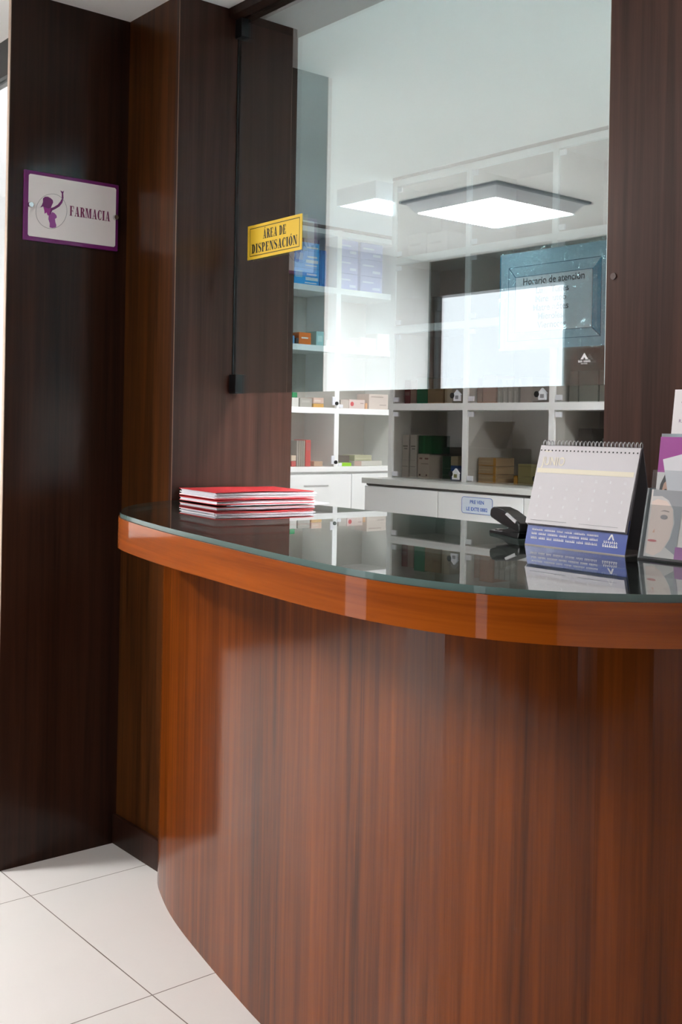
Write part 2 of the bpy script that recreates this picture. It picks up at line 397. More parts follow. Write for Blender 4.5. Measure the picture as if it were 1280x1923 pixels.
# back wall with the glass street door and a sidelight
struct('wall_back', MB().box(-5.83, -5.70, -2.03, -1.925, 0, ZC).box(-5.70, 1.3, -2.03, -1.925, 2.22, ZC)
       .box(-4.50, -1.12, -2.03, -1.925, 0, 2.22).box(-0.86, 1.3, -2.03, -1.925, 0, 2.22).box(-1.12, -0.86, -2.03, -1.925, 0, 0.1), WENGE)
d = struct('door_1', MB().box(-5.70, -4.50, -1.985, -1.973, 0.01, 2.22), CLEAR)
MB().box(-5.70, -5.66, -1.99, -1.94, 2.12, 2.22).box(-5.70, -5.66, -1.99, -1.94, 0.01, 0.09).build('patch_fitting', BLACKM, d)
MB().box(-5.70, -5.69, -1.99, -1.95, 0.09, 2.12).build('door_edge', BLACKM, d)
MB().cyl((-4.6, -1.965, 0.8), 0.016, 0.5).build('door_handle', STEEL, d)
struct('window_2', B(-1.12, -0.86, -1.98, -1.972, 0.1, 2.22), CLEAR)
struct('wall_right', B(1.2, 1.3, -2.03, 5.3, 0, ZC), WHITE)
# glazed partition left of the sign panel
win = struct('window_1', B(-5.72, -3.0, 1.385, 1.393, 0.02, 2.36), CLEAR)
MB().box(-5.73, -2.985, 1.37, 1.42, 2.36, ZC).box(-5.73, -2.985, 1.375, 1.41, 0.0, 0.02).build('window_frame', BLACKM, win)
struct('wall_pharmacy_front', B(-5.83, -2.975, 1.93, 2.008, 0, ZC), WHITE)
# sign panel and alcove
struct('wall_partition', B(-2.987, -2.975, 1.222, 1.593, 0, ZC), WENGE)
struct('trim_2', B(-2.9875, -2.9745, 1.2195, 1.222, 0, ZC), EDGE_LIGHT)
struct('wall_alcove', B(-2.975, XJ - 0.018, 1.593, 1.93, 0, ZC), BROWN)
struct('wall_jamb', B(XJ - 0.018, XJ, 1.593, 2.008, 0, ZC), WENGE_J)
struct('trim_3', B(XJ - 0.0025, XJ + 0.0006, 1.5915, 1.593, 0, ZC), mat('worn_edge', (0.16, 0.08, 0.05), 0.35))
struct('baseboard_left', MB().box(-2.975, -2.70, 1.581, 1.593, 0, 0.088), WENGE, bevel=0.002)
struct('trim_4', B(XJ, -1.329, 1.755, 2.008, 2.45, ZC), WENGE)            # header beam
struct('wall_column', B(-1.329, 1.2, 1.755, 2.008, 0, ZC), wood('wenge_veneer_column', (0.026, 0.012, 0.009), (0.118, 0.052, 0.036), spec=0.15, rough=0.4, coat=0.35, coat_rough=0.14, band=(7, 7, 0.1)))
# pharmacy shell
struct('wall_pharmacy_left', B(-5.60, -5.47, 2.008, 5.2, 0, ZC), WHITE)
struct('wall_pharmacy_back', B(-5.56, 1.2, 5.2, 5.3, 0, ZC), WHITE)

# ---------------------------------------------------------------- reception counter
TOP = 1.05
edge = [(-2.680,1.592),(-2.655,1.53),(-2.60,1.445),(-2.52,1.365),(-2.426,1.300),(-2.309,1.240),(-2.016,1.169),(-1.748,1.123),(-1.434,1.076),(-1.27,1.060),(-1.156,1.063),(-1.053,1.085),(-0.963,1.126),(-0.89,1.185),(-0.826,1.263),(-0.78,1.36),(-0.755,1.5),(-0.75,1.752)]
E_ = smooth_curve(edge, 6)
foot = [(-2.703,1.592),(-2.692,1.577),(-2.640,1.544),(-2.571,1.514),(-2.46,1.475),(-2.333,1.442),(-2.139,1.402),(-1.987,1.374),(-1.883,1.357),(-1.6,1.318),(-1.3,1.300),(-1.08,1.325),(-0.93,1.40),(-0.84,1.52),(-0.81,1.65),(-0.80,1.753)]
F_ = smooth_curve(foot, 6)
ctr = thing('reception_counter', 'curved wooden reception counter with glossy glass top under the service window', 'counter', (-1.7, 1.45, 0))
def rel(pts, ox=-1.7, oy=1.45): return [(x - ox, y - oy) for x, y in pts]
def band_drop(x):
    t = min(1, max(0, (x + 2.3) / 1.1)); return 0.072 * (1 - t) + 0.060 * t
body = MB().prism(rel(F_ + [(-0.80, 1.754), (XJ - 0.012, 1.754), (XJ - 0.012, 1.592)]), 0.0, 0.984)
body.build('counter_body', BODY, ctr)
outl = E_ + [(-1.328, 1.754), (-1.331, 1.862), (XJ + 0.001, 1.862), (XJ + 0.001, 1.6)]
MB().prism(rel(outl), 0.985, TOP - 0.0105).build('top_board', DARKTOP, ctr)
ap = MB(); uv = []; L = 0; prev = None
Er = rel(E_)
for i, (x, y) in enumerate(Er):
    a = Er[max(i - 1, 0)]; b = Er[min(i + 1, len(Er) - 1)]; dd = Vector((b[0] - a[0], b[1] - a[1])).normalized(); nx, ny = dd.y, -dd.x
    if prev: L += math.dist(prev, (x, y))
    prev = (x, y); z1 = TOP - 0.0105; z0 = z1 - band_drop(x - 1.7); t = 0.004
    for (k, z) in ((0.0, z1), (t, z1), (t, z1), (t, z0), (t, z0), (-0.02, z0)):
        ap.v.append((x + nx * k, y + ny * k, z)); uv.append((L, z))
n = 6
for i in range(len(Er) - 1):
    for k in (0, 2, 4):
        ap.f.append([i*n + k, (i+1)*n + k, (i+1)*n + k + 1, i*n + k + 1]); ap.mi.append(0)
ap.build('apron', APRON, ctr, smooth=True, uvs=uv)
gl = MB().prism(rel(outl), TOP - 0.010, TOP, 0, 1)
gl.build('glass_top', [TOPGLASS, GREENEDGE], ctr)
# ---------------------------------------------------------------- service window glass
YP = 1.79
gs = thing('glass_screen', 'large coated glass screen hanging over the counter opening', 'glass screen', (-2.0, YP, 1.357))
B(-0.680, 0.643, 0.0, 0.008, 0.0, 1.093).build('pane', PANE, gs)
B(0.643, 0.6445, 0.0, 0.008, 0.0, 1.093).build('edge_strip', mat('polished_glass_edge', (0.75, 0.85, 0.83), 0.2), gs)
for z in (0.0, 1.035):
    MB().box(-0.684, -0.650, -0.012, 0.020, z, z + 0.055).build('patch_fitting', BLACK, gs, bevel=0.002)
B(-0.684, -0.680, -0.002, 0.010, 0.055, 1.035).build('seal', BLACKM, gs)

# ---------------------------------------------------------------- signs
sg = thing('wall_sign', 'white FARMACIA plaque with purple border on the dark wood panel', 'sign', (-2.975, 1.413, 1.778), PI / 2)
B(-0.148, 0.148, -0.008, 0.0, 0.0, 0.1985).build('border', PURPLE, sg, bevel=0.002)
c = 0.004
MB().side([(-0.135 + c, 0.012), (0.138 - c, 0.012), (0.138, 0.012 + c), (0.138, 0.188 - c), (0.138 - c, 0.188), (-0.135 + c, 0.188), (-0.135, 0.188 - c), (-0.135, 0.012 + c)], -0.0095, -0.004).build('panel', PLAQUE, sg)
def em(pts):
    out = []
    for x, y in pts:
        u = (x - 132) / 1025; v = 1 - (y - (97 + 200 * u)) / (768 - 65 * u); out.append((-0.148 + 0.296 * u, 0.1985 * v))
    return out[::-1] if sum(a[0]*b[1] - b[0]*a[1] for a, b in zip(out, out[1:] + out[:1])) < 0 else out
emb = MB()
emb.flat(em([(325,420),(345,402),(375,402),(405,418),(428,440),(433,465),(420,495),(410,520),(385,530),(350,518),(325,508),(298,520),(315,490),(325,460)]), -0.0101, 0)
emb.flat(em([(330,508),(385,528),(412,518),(405,560),(392,612),(374,600),(365,572),(345,588),(340,548)]), -0.01005, 1)
emb.flat(em([(405,528),(440,515),(480,490),(505,460),(522,430),(522,370),(505,335),(530,350),(545,340),(538,370),(542,420),(530,470),(500,510),(460,535),(425,552),(410,590),(392,612),(383,580)]), -0.0100, 0)
emb.flat(em([(388,612),(412,585),(425,568),(450,582),(470,605),(475,628),(455,645),(460,680),(470,710),(468,735),(430,742),(400,735),(400,690),(385,645)]), -0.01002, 2)
emb.build('emblem', [PURPLE, MAGENTA, PURPLE_L], sg)
rg = MB(); ring_pts = em([(417 + 163 * math.cos(a * PI / 20), 560 + 188 * math.sin(a * PI / 20)) for a in range(41)])
rg.tube([(x, -0.0096, z) for x, z in ring_pts], 0.0006, 4); rg.build('ring', INK_G, sg)
serif(MB(), 'FARMACIA', -0.010, 0.120, 0.086, 0.0285, -0.0099).build('lettering', RINK, sg)
for x, z in ((-0.129, 0.100), (0.137, 0.100)):
    MB().cyl((x, -0.017, z), 0.0075, 0.012, 'y', r2=0.009).build('bolt', STEEL, sg, bevel=0.001)

ys = thing('notice_sign', 'yellow notice reading ÁREA DE DISPENSACIÓN stuck on the glass screen', 'sign', (-2.486, YP - 0.0006, 1.740))
ys.rotation_euler = (0, math.radians(-0.6), 0)
B(-0.1285, 0.1285, -0.0012, 0.0, 0.0, 0.0975).build('backing', YELLOW, ys)
MB().frame(-0.117, 0.119, 0.0085, 0.0890, 0.0020, -0.0015).build('border', INK, ys)
lt = MB(); serif(lt, 'ÁREA DE', -0.052, 0.058, 0.0525, 0.026, -0.0016); serif(lt, 'DISPENSACIÓN', -0.107, 0.109, 0.0165, 0.026, -0.0016); lt.build('lettering', INK, ys)

po = thing('schedule_poster', 'pale blue opening hours poster in a plastic sleeve behind the glass screen', 'poster', (-1.506, YP + 0.0105, 1.437))
pf = MB(); x0, x1, z0, z1 = -0.118, 0.131, 0.019, 0.180; a0, a1, b0, b1 = -0.098, 0.109, 0.037, 0.158
pf.rect(a0, a1, b0, b1, 0.0, 0); pf.build('text_panel', PALEGREY, po)
MB().rect(-0.1435, 0.1435, 0.0, b0, 0).rect(-0.1435, 0.1435, b1, 0.211, 0).rect(-0.1435, a0, b0, b1, 0).rect(a1, 0.1435, b0, b1, 0).build('sheet', PALEBLUE, po)
MB().flat([(a1, b0), (x1, z0), (x1, z1), (a1, b1)], -0.0004).build('bevel_stripe', TEALD, po)
MB().flat([(-0.1435, 0.004), (-0.140, 0.004), (-0.140, 0.208), (-0.1435, 0.208)], -0.0004).build('edge_stripe', TEALD, po)
pl = MB(); pl.frame(x0, x1, z0, z1, 0.0012, -0.0005); pl.frame(a0, a1, b0, b1, 0.0012, -0.0005)
for (p, q) in (((x0, z1), (a0, b1)), ((x0, z0), (a0, b0)), ((x1, z1), (a1, b1)), ((x1, z0), (a1, b0))):
    pl.flat([(p[0] - .0006, p[1] - .0006), (q[0] - .0006, q[1] - .0006), (q[0] + .0006, q[1] + .0006), (p[0] + .0006, p[1] + .0006)], -0.0005)
pl.build('outline', TEAL, po)
tx = MB()
text(tx, 'Horario de atención', 0.006, 0.139, 0.0205, -0.0006, align='CENTER', bold=0.018, sx=0.98)
for i, (b_, xx) in enumerate((('Lu    Tunes', 0.004), ('Mire  uteó', 0.0), ('Matre nótes', 0.0), ('Mieroles', 0.0), ('Vierncces', 0.004))):
    text(tx, b_, xx, 0.1185 - 0.0185 * i, 0.0195, -0.0006, align='CENTER', bold=0.016)
tx.build('lettering', INK, po)
sl = MB(); N1, N2 = 24, 18
for j in range(N2 + 1):
    for i in range(N1 + 1):
        x = -0.147 + 0.294 * i / N1; z = -0.004 + 0.223 * j / N2
        sl.v.append((x, -0.0016 + 0.0007 * math.sin(31 * x + 3 * j) * math.cos(45 * z + i), z))
for j in range(N2):
    for i in range(N1):
        k = j * (N1 + 1) + i; sl.f.append([k, k + 1, k + N1 + 2, k + N1 + 1]); sl.mi.append(0)
sl.build('sleeve', SLEEVE, po, smooth=True)

st = thing('logo_sticker', 'small white triangle logo sticker at the lower right of the glass screen', 'sticker', (-1.4065, YP - 0.0004, 1.399))
lg = MB(); lg.flat([(-0.0095, 0.0105), (-0.003, 0.0105), (0.0, 0.0155), (0.003, 0.0105), (0.0095, 0.0105), (0.0, 0.0235)], -0.0004)
strokes(lg, -0.0155, 0.0155, 0.0045, 0.005, -0.0004, 2, 3); strokes(lg, -0.008, 0.008, 0.0008, 0.002, -0.0004, 2, 4)
lg.build('print', WHITEPR, st)

# ---------------------------------------------------------------- ceiling lamps
l1 = thing('ceiling_lamp', 'square ceiling light with grey rim, mirrored in the glass screen', 'lamp', (-3.98, -0.71, ZC))
B(-0.35, 0.35, -0.365, 0.365, -0.014, 0.0).build('rim', LAMPRIM, l1, bevel=0.003)
MB().hexa([(-0.285,-0.30,-0.062),(0.285,-0.30,-0.062),(0.285,0.30,-0.062),(-0.285,0.30,-0.062)], [(-0.325,-0.34,-0.014),(0.325,-0.34,-0.014),(0.325,0.34,-0.014),(-0.325,0.34,-0.014)]).build('housing', LAMPBOX, l1)
B(-0.275, 0.275, -0.29, 0.29, -0.066, -0.0625).build('diffuser', LAMPW, l1)
l2 = copy_tree(l1); l2.location = (-1.9, -0.5, ZC); l2['label'] = 'square ceiling light with grey rim over the floor in front of the counter'
for ch in l2.children:
    if ch.name.startswith('diffuser'):
        ch.data = ch.data.copy(); ch.data.materials[0] = LAMPC
def louvre_lamp(loc, label, strength=None, rz=0.0):
    tube_m, refl_m = (LAMPP, emit('lit_reflector', (1, 1, 1), LAMP_PHARMACY * 0.35)) if strength is None else (emit('added_tube_light', (0.93, 0.985, 1.0), strength), emit('added_glowing_reflector', (0.93, 0.985, 1.0), strength * 0.35))
    t = thing('ceiling_lamp', label, 'lamp', loc, rz)
    h = MB(); h.box(-0.15, 0.15, -0.62, 0.62, -0.012, 0.0); h.box(-0.15, -0.138, -0.62, 0.62, -0.085, -0.012); h.box(0.138, 0.15, -0.62, 0.62, -0.085, -0.012)
    h.box(-0.138, 0.138, -0.62, -0.608, -0.085, -0.012); h.box(-0.138, 0.138, 0.608, 0.62, -0.085, -0.012); h.build('housing', LAMPBOX, t)
    for x in (-0.07, 0.07): MB().cyl((x, -0.59, -0.045), 0.013, 1.18, 'y', 12).build('tube', tube_m, t)
    B(-0.137, 0.137, -0.6, 0.6, -0.022, -0.014).build('reflector', refl_m, t)
    lv = MB()
    for k in range(12): lv.box(-0.138, 0.138, -0.555 + k * 0.1, -0.549 + k * 0.1, -0.085, -0.058)
    lv.box(-0.004, 0.004, -0.6, 0.6, -0.085, -0.058); lv.build('louvre', LAMPBOX, t)
louvre_lamp((-4.19, 4.13, ZC), 'long white louvred ceiling light above the open pharmacy shelves')
louvre_lamp((-0.52, 2.26, ZC), 'added unseen ceiling light behind the right wooden column, brightening the pharmacy', LAMP_ADDED, PI / 2)  # unseen lamp added to brighten the glass doored cabinet

# ---------------------------------------------------------------- pharmacy furniture: open shelves on the left wall
XL = -5.15
zs = [1.385, 1.755, 2.110]
sh = thing('shelving_unit', 'tall white open shelves along the left pharmacy wall', 'shelves', (XL, 4.19, 1.03))
ys_ = [3.195, 3.69, 4.195, 4.685, 5.18]
def shl(*a): return MB().box(a[0], a[1], a[2] - 4.19, a[3] - 4.19, a[4] - 1.03, a[5] - 1.03)
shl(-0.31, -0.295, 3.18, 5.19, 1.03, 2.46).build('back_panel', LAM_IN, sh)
for y in ys_: shl(-0.295, 0.0, y - 0.0175, y + 0.0175, 1.03, 2.46).build('divider', LAM, sh)
shl(-0.295, 0.0, 3.18, 5.19, 2.425, 2.455).build('top_board', LAM, sh)
for z in zs:
    for a, b in zip(ys_, ys_[1:]): shl(-0.295, 0.0, a + 0.0175, b - 0.0175, z - 0.035, z).build('shelf', LAM, sh)
shl(-0.29, 0.005, 3.18, 5.19, 2.461, 2.475).build('shadow_gap', DARKGAP, sh)
SHG = glass('sliding_glass', (0.95, 0.95, 0.94), refl=0.05)
for z0_, z1_ in ((1.032, 1.348), (1.387, 1.718)):
    for a, b in zip(ys_, ys_[1:]):
        gd = shl(-0.012, -0.008, a + 0.019, b - 0.019, z0_, z1_).build('sliding_glass', SHG, sh)
        shl(-0.007, 0.001, a + 0.019, a + 0.047, z0_, z0_ + 0.02).build('glass_clip', LAMPBOX, gd)
for z, yy in ((1.40, 4.163), (1.045, 4.163)):
    lk = MB().box(0.001, 0.012, yy - 4.19 - 0.012, yy - 4.19 + 0.016, z - 1.03, z - 1.03 + 0.052); k_ = lk.build('lock', LAMPBOX, sh, bevel=0.004)
    MB().cyl((0.012, yy - 4.19 + 0.018, z - 1.03 + 0.012), 0.011, 0.008, 'x').build('keyhole', BLACKM, k_)
bs = thing('base_cabinet', 'white low cabinet under the open shelves on the left wall', 'cabinet', (XL, 4.19, 0))
def bsl(*a): return MB().box(a[0], a[1], a[2] - 4.19, a[3] - 4.19, a[4], a[5])
bsl(-0.305, 0.005, 3.18, 5.19, 0.06, 1.0).build('body', LAM, bs)
bsl(-0.305, 0.03, 3.18, 5.19, 1.0, 1.03).build('worktop', LAM, bs, bevel=0.002)
for a, b in ((3.19, 3.735), (3.74, 4.30), (4.305, 4.86)):
    dr = bsl(0.005, 0.023, a, b, 0.07, 0.985).build('door', LAM, bs, bevel=0.002)
    hb = MB().box(0.023, 0.026, (a + b) / 2 - 4.19 - 0.085, (a + b) / 2 - 4.19 + 0.1, 0.915, 0.921); hb.build('handle', STEEL, dr)

# right display cabinet with glass doors
YR = 3.546
XR0 = -3.955; PIT = 0.495; NB = 6
dc = thing('display_cabinet', 'tall white cabinet of glass doored bays across the back of the pharmacy', 'cabinet', (XR0, YR, 1.03))
XS = [XR0 + PIT * k for k in range(NB + 1)]
def rl(*a): return MB().box(a[0] - XR0, a[1] - XR0, a[2], a[3], a[4] - 1.03, a[5] - 1.03)
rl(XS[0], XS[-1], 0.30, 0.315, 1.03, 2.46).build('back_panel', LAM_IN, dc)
for x in XS: rl(x - 0.0, x + 0.030, 0.0, 0.30, 1.03, 2.46).build('divider', LAM, dc)
rl(XS[0], XS[-1] + 0.03, 0.0, 0.30, 2.43, 2.46).build('top_board', LAM, dc)
rl(XS[0], XS[-1] + 0.03, -0.002, 0.25, 2.461, 2.475).build('shadow_gap', DARKGAP, dc)
zr = [1.385, 1.755, 2.085]
for z in zr:
    for a, b in zip(XS, XS[1:]): rl(a + 0.03, b, 0.0, 0.30, z - 0.032, z).build('shelf', LAM, dc)
rows = [1.03] + zr + [2.43]
for r_ in range(4):
    for a in XS[:-1]:
        za, zb = rows[r_] + 0.004, (rows[r_ + 1] - 0.036 if r_ < 3 else 2.426)
        gd = rl(a + 0.034, a + PIT - 0.004, 0.006, 0.011, za, zb).build('glass_door', SMOKE, dc)
        for z in (za + 0.004, zb - 0.026): rl(a + 0.034, a + 0.066, -0.001, 0.006, z, z + 0.022).build('hinge_clip', LAMPBOX, gd)
        if r_ in (0, 1):
            xx = a + PIT - 0.035 - XR0; zz = za - 1.03
            MB().cyl((xx - 0.028, -0.006, zz + 0.030), 0.013, 0.012, 'y').build('lock', BLACKM, gd)
            MB().side([(xx - 0.02, zz + 0.006), (xx + 0.02, zz + 0.006), (xx + 0.02, zz + 0.032), (xx + 0.024, zz + 0.034), (xx, zz + 0.056), (xx - 0.024, zz + 0.034), (xx - 0.02, zz + 0.032)], -0.004, 0.005).build('tag', LAMPBOX, gd)
            MB().rect(xx - 0.009, xx + 0.011, zz + 0.014, zz + 0.03, -0.0045).build('print', mat('olive_print', (0.16, 0.17, 0.06), 0.5) if r_ == 0 else INK_G, gd)
rb = thing('base_cabinet', 'long white low cabinet under the glass doored bays', 'cabinet', (XR0, 3.40, 0))
xe = XS[-1] - XR0 + 0.03
B(0.0, xe, 0.02, 0.46, 0.06, 0.995).build('body', LAM, rb)
MB().box(-0.012, xe, -0.01, 0.46, 1.004, 1.03).build('worktop', mat('grey_worktop', (0.66, 0.67, 0.64), 0.35), rb, bevel=0.002)
MB().box(0.0, xe, 0.012, 0.4, 0.995, 1.004).build('shadow_gap', DARKGAP, rb)
for k in range(NB):
    dr = B(0.002 + PIT * k, PIT * (k + 1) - 0.003, 0.0, 0.019, 0.07, 0.992).build('door', LAM, rb, bevel=0.0015)
nt_ = thing('cabinet_notice', 'white notice with blue rounded border on the low cabinet front', 'sign', (-3.222, 3.3995, 0.908))
cr = 0.012; cn = []
for (sx, sz, a0_) in ((1, 0, -90), (1, 1, 0), (0, 1, 90), (0, 0, 180)):
    for k in range(5):
        a = math.radians(a0_ + 22.5 * k); cn.append(((0.09 - cr) * (1 if sx else -1) + cr * math.cos(a), (0.071 - cr if sz else cr) + cr * math.sin(a)))
MB().side(cn, -0.001, 0.0).build('backing', mat('pale_sticker', (0.72, 0.79, 0.87), 0.4), nt_)
MB().tube([(x * 0.985, -0.0012, z * 0.97 + 0.001) for x, z in cn + cn[:1]], 0.0011, 4).build('border', BLUEINK, nt_)
nl = MB(); text(nl, 'PRE VEN', 0, 0.043, 0.021, -0.0015, align='CENTER', bold=0.02, spacing=1.05); text(nl, 'LE EXTE 0882', 0, 0.013, 0.021, -0.0015, align='CENTER', bold=0.02)
nl.build('lettering', BLUEINK, nt_)

dk = mat('dark_brown_laminate', (0.035, 0.026, 0.022), 0.5)
wr = thing('wardrobe', 'dark brown wardrobe in the pharmacy corner, mirrored in the left glass doors', 'wardrobe', (-5.27, 2.02, 0), PI)
B(-0.17, 0.17, -0.30, -0.005, 0.05, 2.1).build('body', dk, wr)
for a in (-0.168, 0.002):
    q_ = B(a, a + 0.166, -0.318, -0.301, 0.06, 2.09).build('door', dk, wr, bevel=0.002); MB().cyl((a + (0.14 if a < 0 else 0.026), -0.330, 0.95), 0.006, 0.2).build('handle', STEEL, q_)
fc = thing('filing_cabinet', 'dark low filing cabinet, mirrored in the middle glass doors', 'cabinet', (-4.55, 2.02, 0), PI)
B(-0.28, 0.28, -0.42, -0.005, 0.03, 0.99).build('body', dk, fc, bevel=0.003)
for k in range(3):
    q_ = B(-0.27, 0.27, -0.438, -0.421, 0.05 + 0.31 * k, 0.345 + 0.31 * k).build('drawer', dk, fc, bevel=0.002); B(-0.06, 0.06, -0.45, -0.438, 0.25 + 0.31 * k, 0.265 + 0.31 * k).build('handle', STEEL, q_)
pn = thing('printer', 'black office printer on the dark filing cabinet', 'printer', (-4.54, 2.24, 0.9905), PI)
B(-0.21, 0.21, -0.17, 0.17, 0.0, 0.17).build('body', BLACK, pn, bevel=0.012)
MB().hexa([(-0.13, -0.02, 0.17), (0.13, -0.02, 0.17), (0.13, 0.03, 0.17), (-0.13, 0.03, 0.17)], [(-0.12, 0.10, 0.33), (0.12, 0.10, 0.33), (0.12, 0.115, 0.33), (-0.12, 0.115, 0.33)]).build('paper_tray', dk, pn)
B(-0.15, 0.15, -0.24, -0.171, 0.03, 0.045).build('output_tray', BLACK, pn, bevel=0.003)
dd_ = struct('door_2', MB().box(-4.12, -3.72, 2.008, 2.03, 0.0, 2.1), dk); MB().box(-4.08, -3.98, 2.03, 2.045, 1.0, 1.02).build('door_handle', STEEL, dd_)

# ---------------------------------------------------------------- medicine boxes
CM = {}
def cm(*c, r=0.45):
    if (c, r) not in CM: CM[(c, r)] = mat('carton_%d' % len(CM), c, r)
    return CM[(c, r)]
def carton(axis, a0, a1, z0, z1, col, label, group, stripes=(), name='medicine_box', depth=0.12, front=None, cat='box'):
    """axis 'L': on the left wall shelves (front faces +X); 'R': in the display cabinet (front faces -Y)"""
    if axis == 'L':
        t = thing(name, label, cat, (front if front else -5.2, (a0 + a1) / 2, z0), PI / 2, group)
    else:
        t = thing(name, label, cat, ((a0 + a1) / 2, front if front else 3.6, z0), 0, group)
    wd = (a1 - a0) - 0.0015; h = z1 - z0 - 0.0008
    B(-wd / 2, wd / 2, 0.0, depth, 0.0, h).build('carton', cm(*col), t, bevel=min(0.002, wd / 8))
    for j, (u0, u1, v0, v1, c) in enumerate(stripes):
        MB().rect(-wd / 2 + wd * u0, -wd / 2 + wd * u1, h * v0, h * v1, -0.0005).build('print', cm(*c), t)
    return t
Bl = (0.0, 0.42, 0.95); Wh = (0.85, 0.87, 0.9)
bpr = [(0.42, 0.9, 0.14, 0.2, Wh), (0.45, 0.95, 0.32, 0.5, Wh), (0.5, 0.9, 0.62, 0.72, Wh), (0.04, 0.32, 0.45, 0.85, (0.35, 0.62, 0.85))]
g = 'blue cartons on the top left shelf'
carton('L', 3.892, 4.080, 2.1105, 2.213, Bl, 'bright blue carton at the bottom of the stack beside the yellow notice', g, bpr)
carton('L', 3.895, 4.080, 2.214, 2.318, Bl, 'bright blue carton in the middle of the stack beside the yellow notice', g, bpr)
carton('L', 3.892, 4.078, 2.319, 2.392, Bl, 'bright blue carton with dark purple lid, top of the stack', g, [(0, 1, 0.68, 1, (0.05, 0.04, 0.12)), (0.5, 0.95, 0.2, 0.34, Wh)])
carton('L', 4.086, 4.134, 2.1105, 2.335, (0.0, 0.19, 0.55), 'narrow deep blue carton standing upright left of the shelf divider', None, [(0.3, 0.6, 0.1, 0.9, (0.05, 0.3, 0.7))])
PB = (0.25, 0.34, 0.72)  # same blue cartons, the pane's reflection haze put into the colour
for (y0, y1, col_) in ((4.238, 4.384, 'left'), (4.404, 4.587, 'right')):
    for k, rw in enumerate(('bottom', 'middle', 'top')):
        carton('L', y0, y1, 2.1105 + 0.104 * k, 2.2135 + 0.104 * k, PB, 'blue carton with reflection haze painted in, %s of the %s column right of the divider' % (rw, col_), 'blue cartons with painted haze on the top shelf', [(0.1, 0.6, 0.6, 0.7, (0.6, 0.68, 0.9)), (0.55, 0.9, 0.2, 0.36, (0.62, 0.7, 0.92))])
g = 'small boxes on the third shelf'
carton('L', 3.885, 3.904, 1.7555, 1.807, (0.15, 0.4, 0.7), 'thin blue medicine box at the left edge of the orange box', g)
carton('L', 3.915, 3.935, 1.7555, 1.795, (0.06, 0.05, 0.05), 'thin dark medicine box just left of the orange box', g)
carton('L', 3.936, 4.027, 1.7555, 1.831, (0.72, 0.16, 0.012), 'orange medicine box with white text beside the pale green box', g, [(0.2, 0.75, 0.5, 0.62, Wh)])
carton('L', 4.065, 4.124, 1.7555, 1.845, (0.38, 0.6, 0.58), 'pale green medicine box between orange box and divider', g, [(0.2, 0.8, 0.3, 0.7, (0.6, 0.75, 0.73))])
carton('L', 4.140, 4.170, 1.7555, 1.800, (0.8, 0.8, 0.78), 'little white medicine box against the left face of the divider', g)
carton('L', 4.260, 4.370, 1.7555, 1.805, (0.82, 0.79, 0.76), 'flat white medicine box just right of the divider on third shelf', g, [(0.1, 0.9, 0.3, 0.5, (0.7, 0.6, 0.55))])
carton('L', 4.419, 4.544, 1.7555, 1.832, (0.80, 0.68, 0.64), 'pinkish medicine box in the middle of the right third shelf', g, [(0.1, 0.8, 0.4, 0.6, (0.85, 0.8, 0.78))])
carton('L', 4.555, 4.655, 1.7555, 1.865, (0.82, 0.78, 0.74), 'tall cream medicine box at the right end of third shelf', g, [(0.1, 0.8, 0.2, 0.35, (0.7, 0.62, 0.6))])
g = 'boxes on the second shelf'
t = carton('L', 3.893, 3.943, 1.386, 1.440, (0.85, 0.85, 0.82), 'white jar with green lid at the left of the second shelf', g, name='medicine_jar', depth=0.05, cat='jar')
MB().box(-0.018, 0.018, 0.006, 0.044, 0.0535, 0.085).build('lid', cm(0.0, 0.30, 0.09), t, bevel=0.003)
carton('L', 3.952, 4.044, 1.386, 1.440, (0.50, 0.48, 0.44), 'greyish medicine box next to the green lidded jar', g, [(0.15, 0.8, 0.5, 0.75, (0.6, 0.58, 0.54))])
carton('L', 4.053, 4.134, 1.386, 1.409, (0.75, 0.42, 0.09), 'flat orange medicine box under a pink box', g)
carton('L', 4.053, 4.133, 1.410, 1.445, (0.80, 0.58, 0.50), 'pink medicine box lying on the flat orange box', g, [(0.1, 0.7, 0.3, 0.6, (0.85, 0.72, 0.66))])
carton('L', 4.228, 4.252, 1.386, 1.432, (0.78, 0.78, 0.76), 'small white medicine box right of the divider, second shelf', g)
carton('L', 4.264, 4.331, 1.386, 1.438, (0.62, 0.55, 0.51), 'plain beige medicine box left of the red dotted box', g)
t = carton('L', 4.332, 4.461, 1.386, 1.442, (0.80, 0.66, 0.63), 'pink medicine box with a red dot on its front', g, [(0.7, 0.92, 0.55, 0.65, (0.5, 0.35, 0.33))])
MB().cyl((-0.040, -0.0006, 0.028), 0.014, 0.0006, 'y', 16).build('print', cm(0.7, 0.05, 0.06), t)
carton('L', 4.462, 4.483, 1.386, 1.423, (0.75, 0.42, 0.22), 'tiny orange medicine box beside the large pink carton', g)
carton('L', 4.493, 4.655, 1.386, 1.482, (0.78, 0.68, 0.63), 'large pale pink carton at the right end of second shelf', g, [(0.1, 0.75, 0.78, 0.84, (0.5, 0.4, 0.36)), (0.55, 0.9, 0.25, 0.32, (0.55, 0.45, 0.42))])
g = 'things on the low cabinet top'
carton('L', 3.897, 3.931, 1.031, 1.063, (0.62, 0.10, 0.09), 'red and cream medicine box beside the grey boxes on cabinet', g)
carton('L', 3.897, 3.931, 1.064, 1.097, (0.74, 0.62, 0.48), 'cream medicine box stacked on the red one at cabinet end', g)
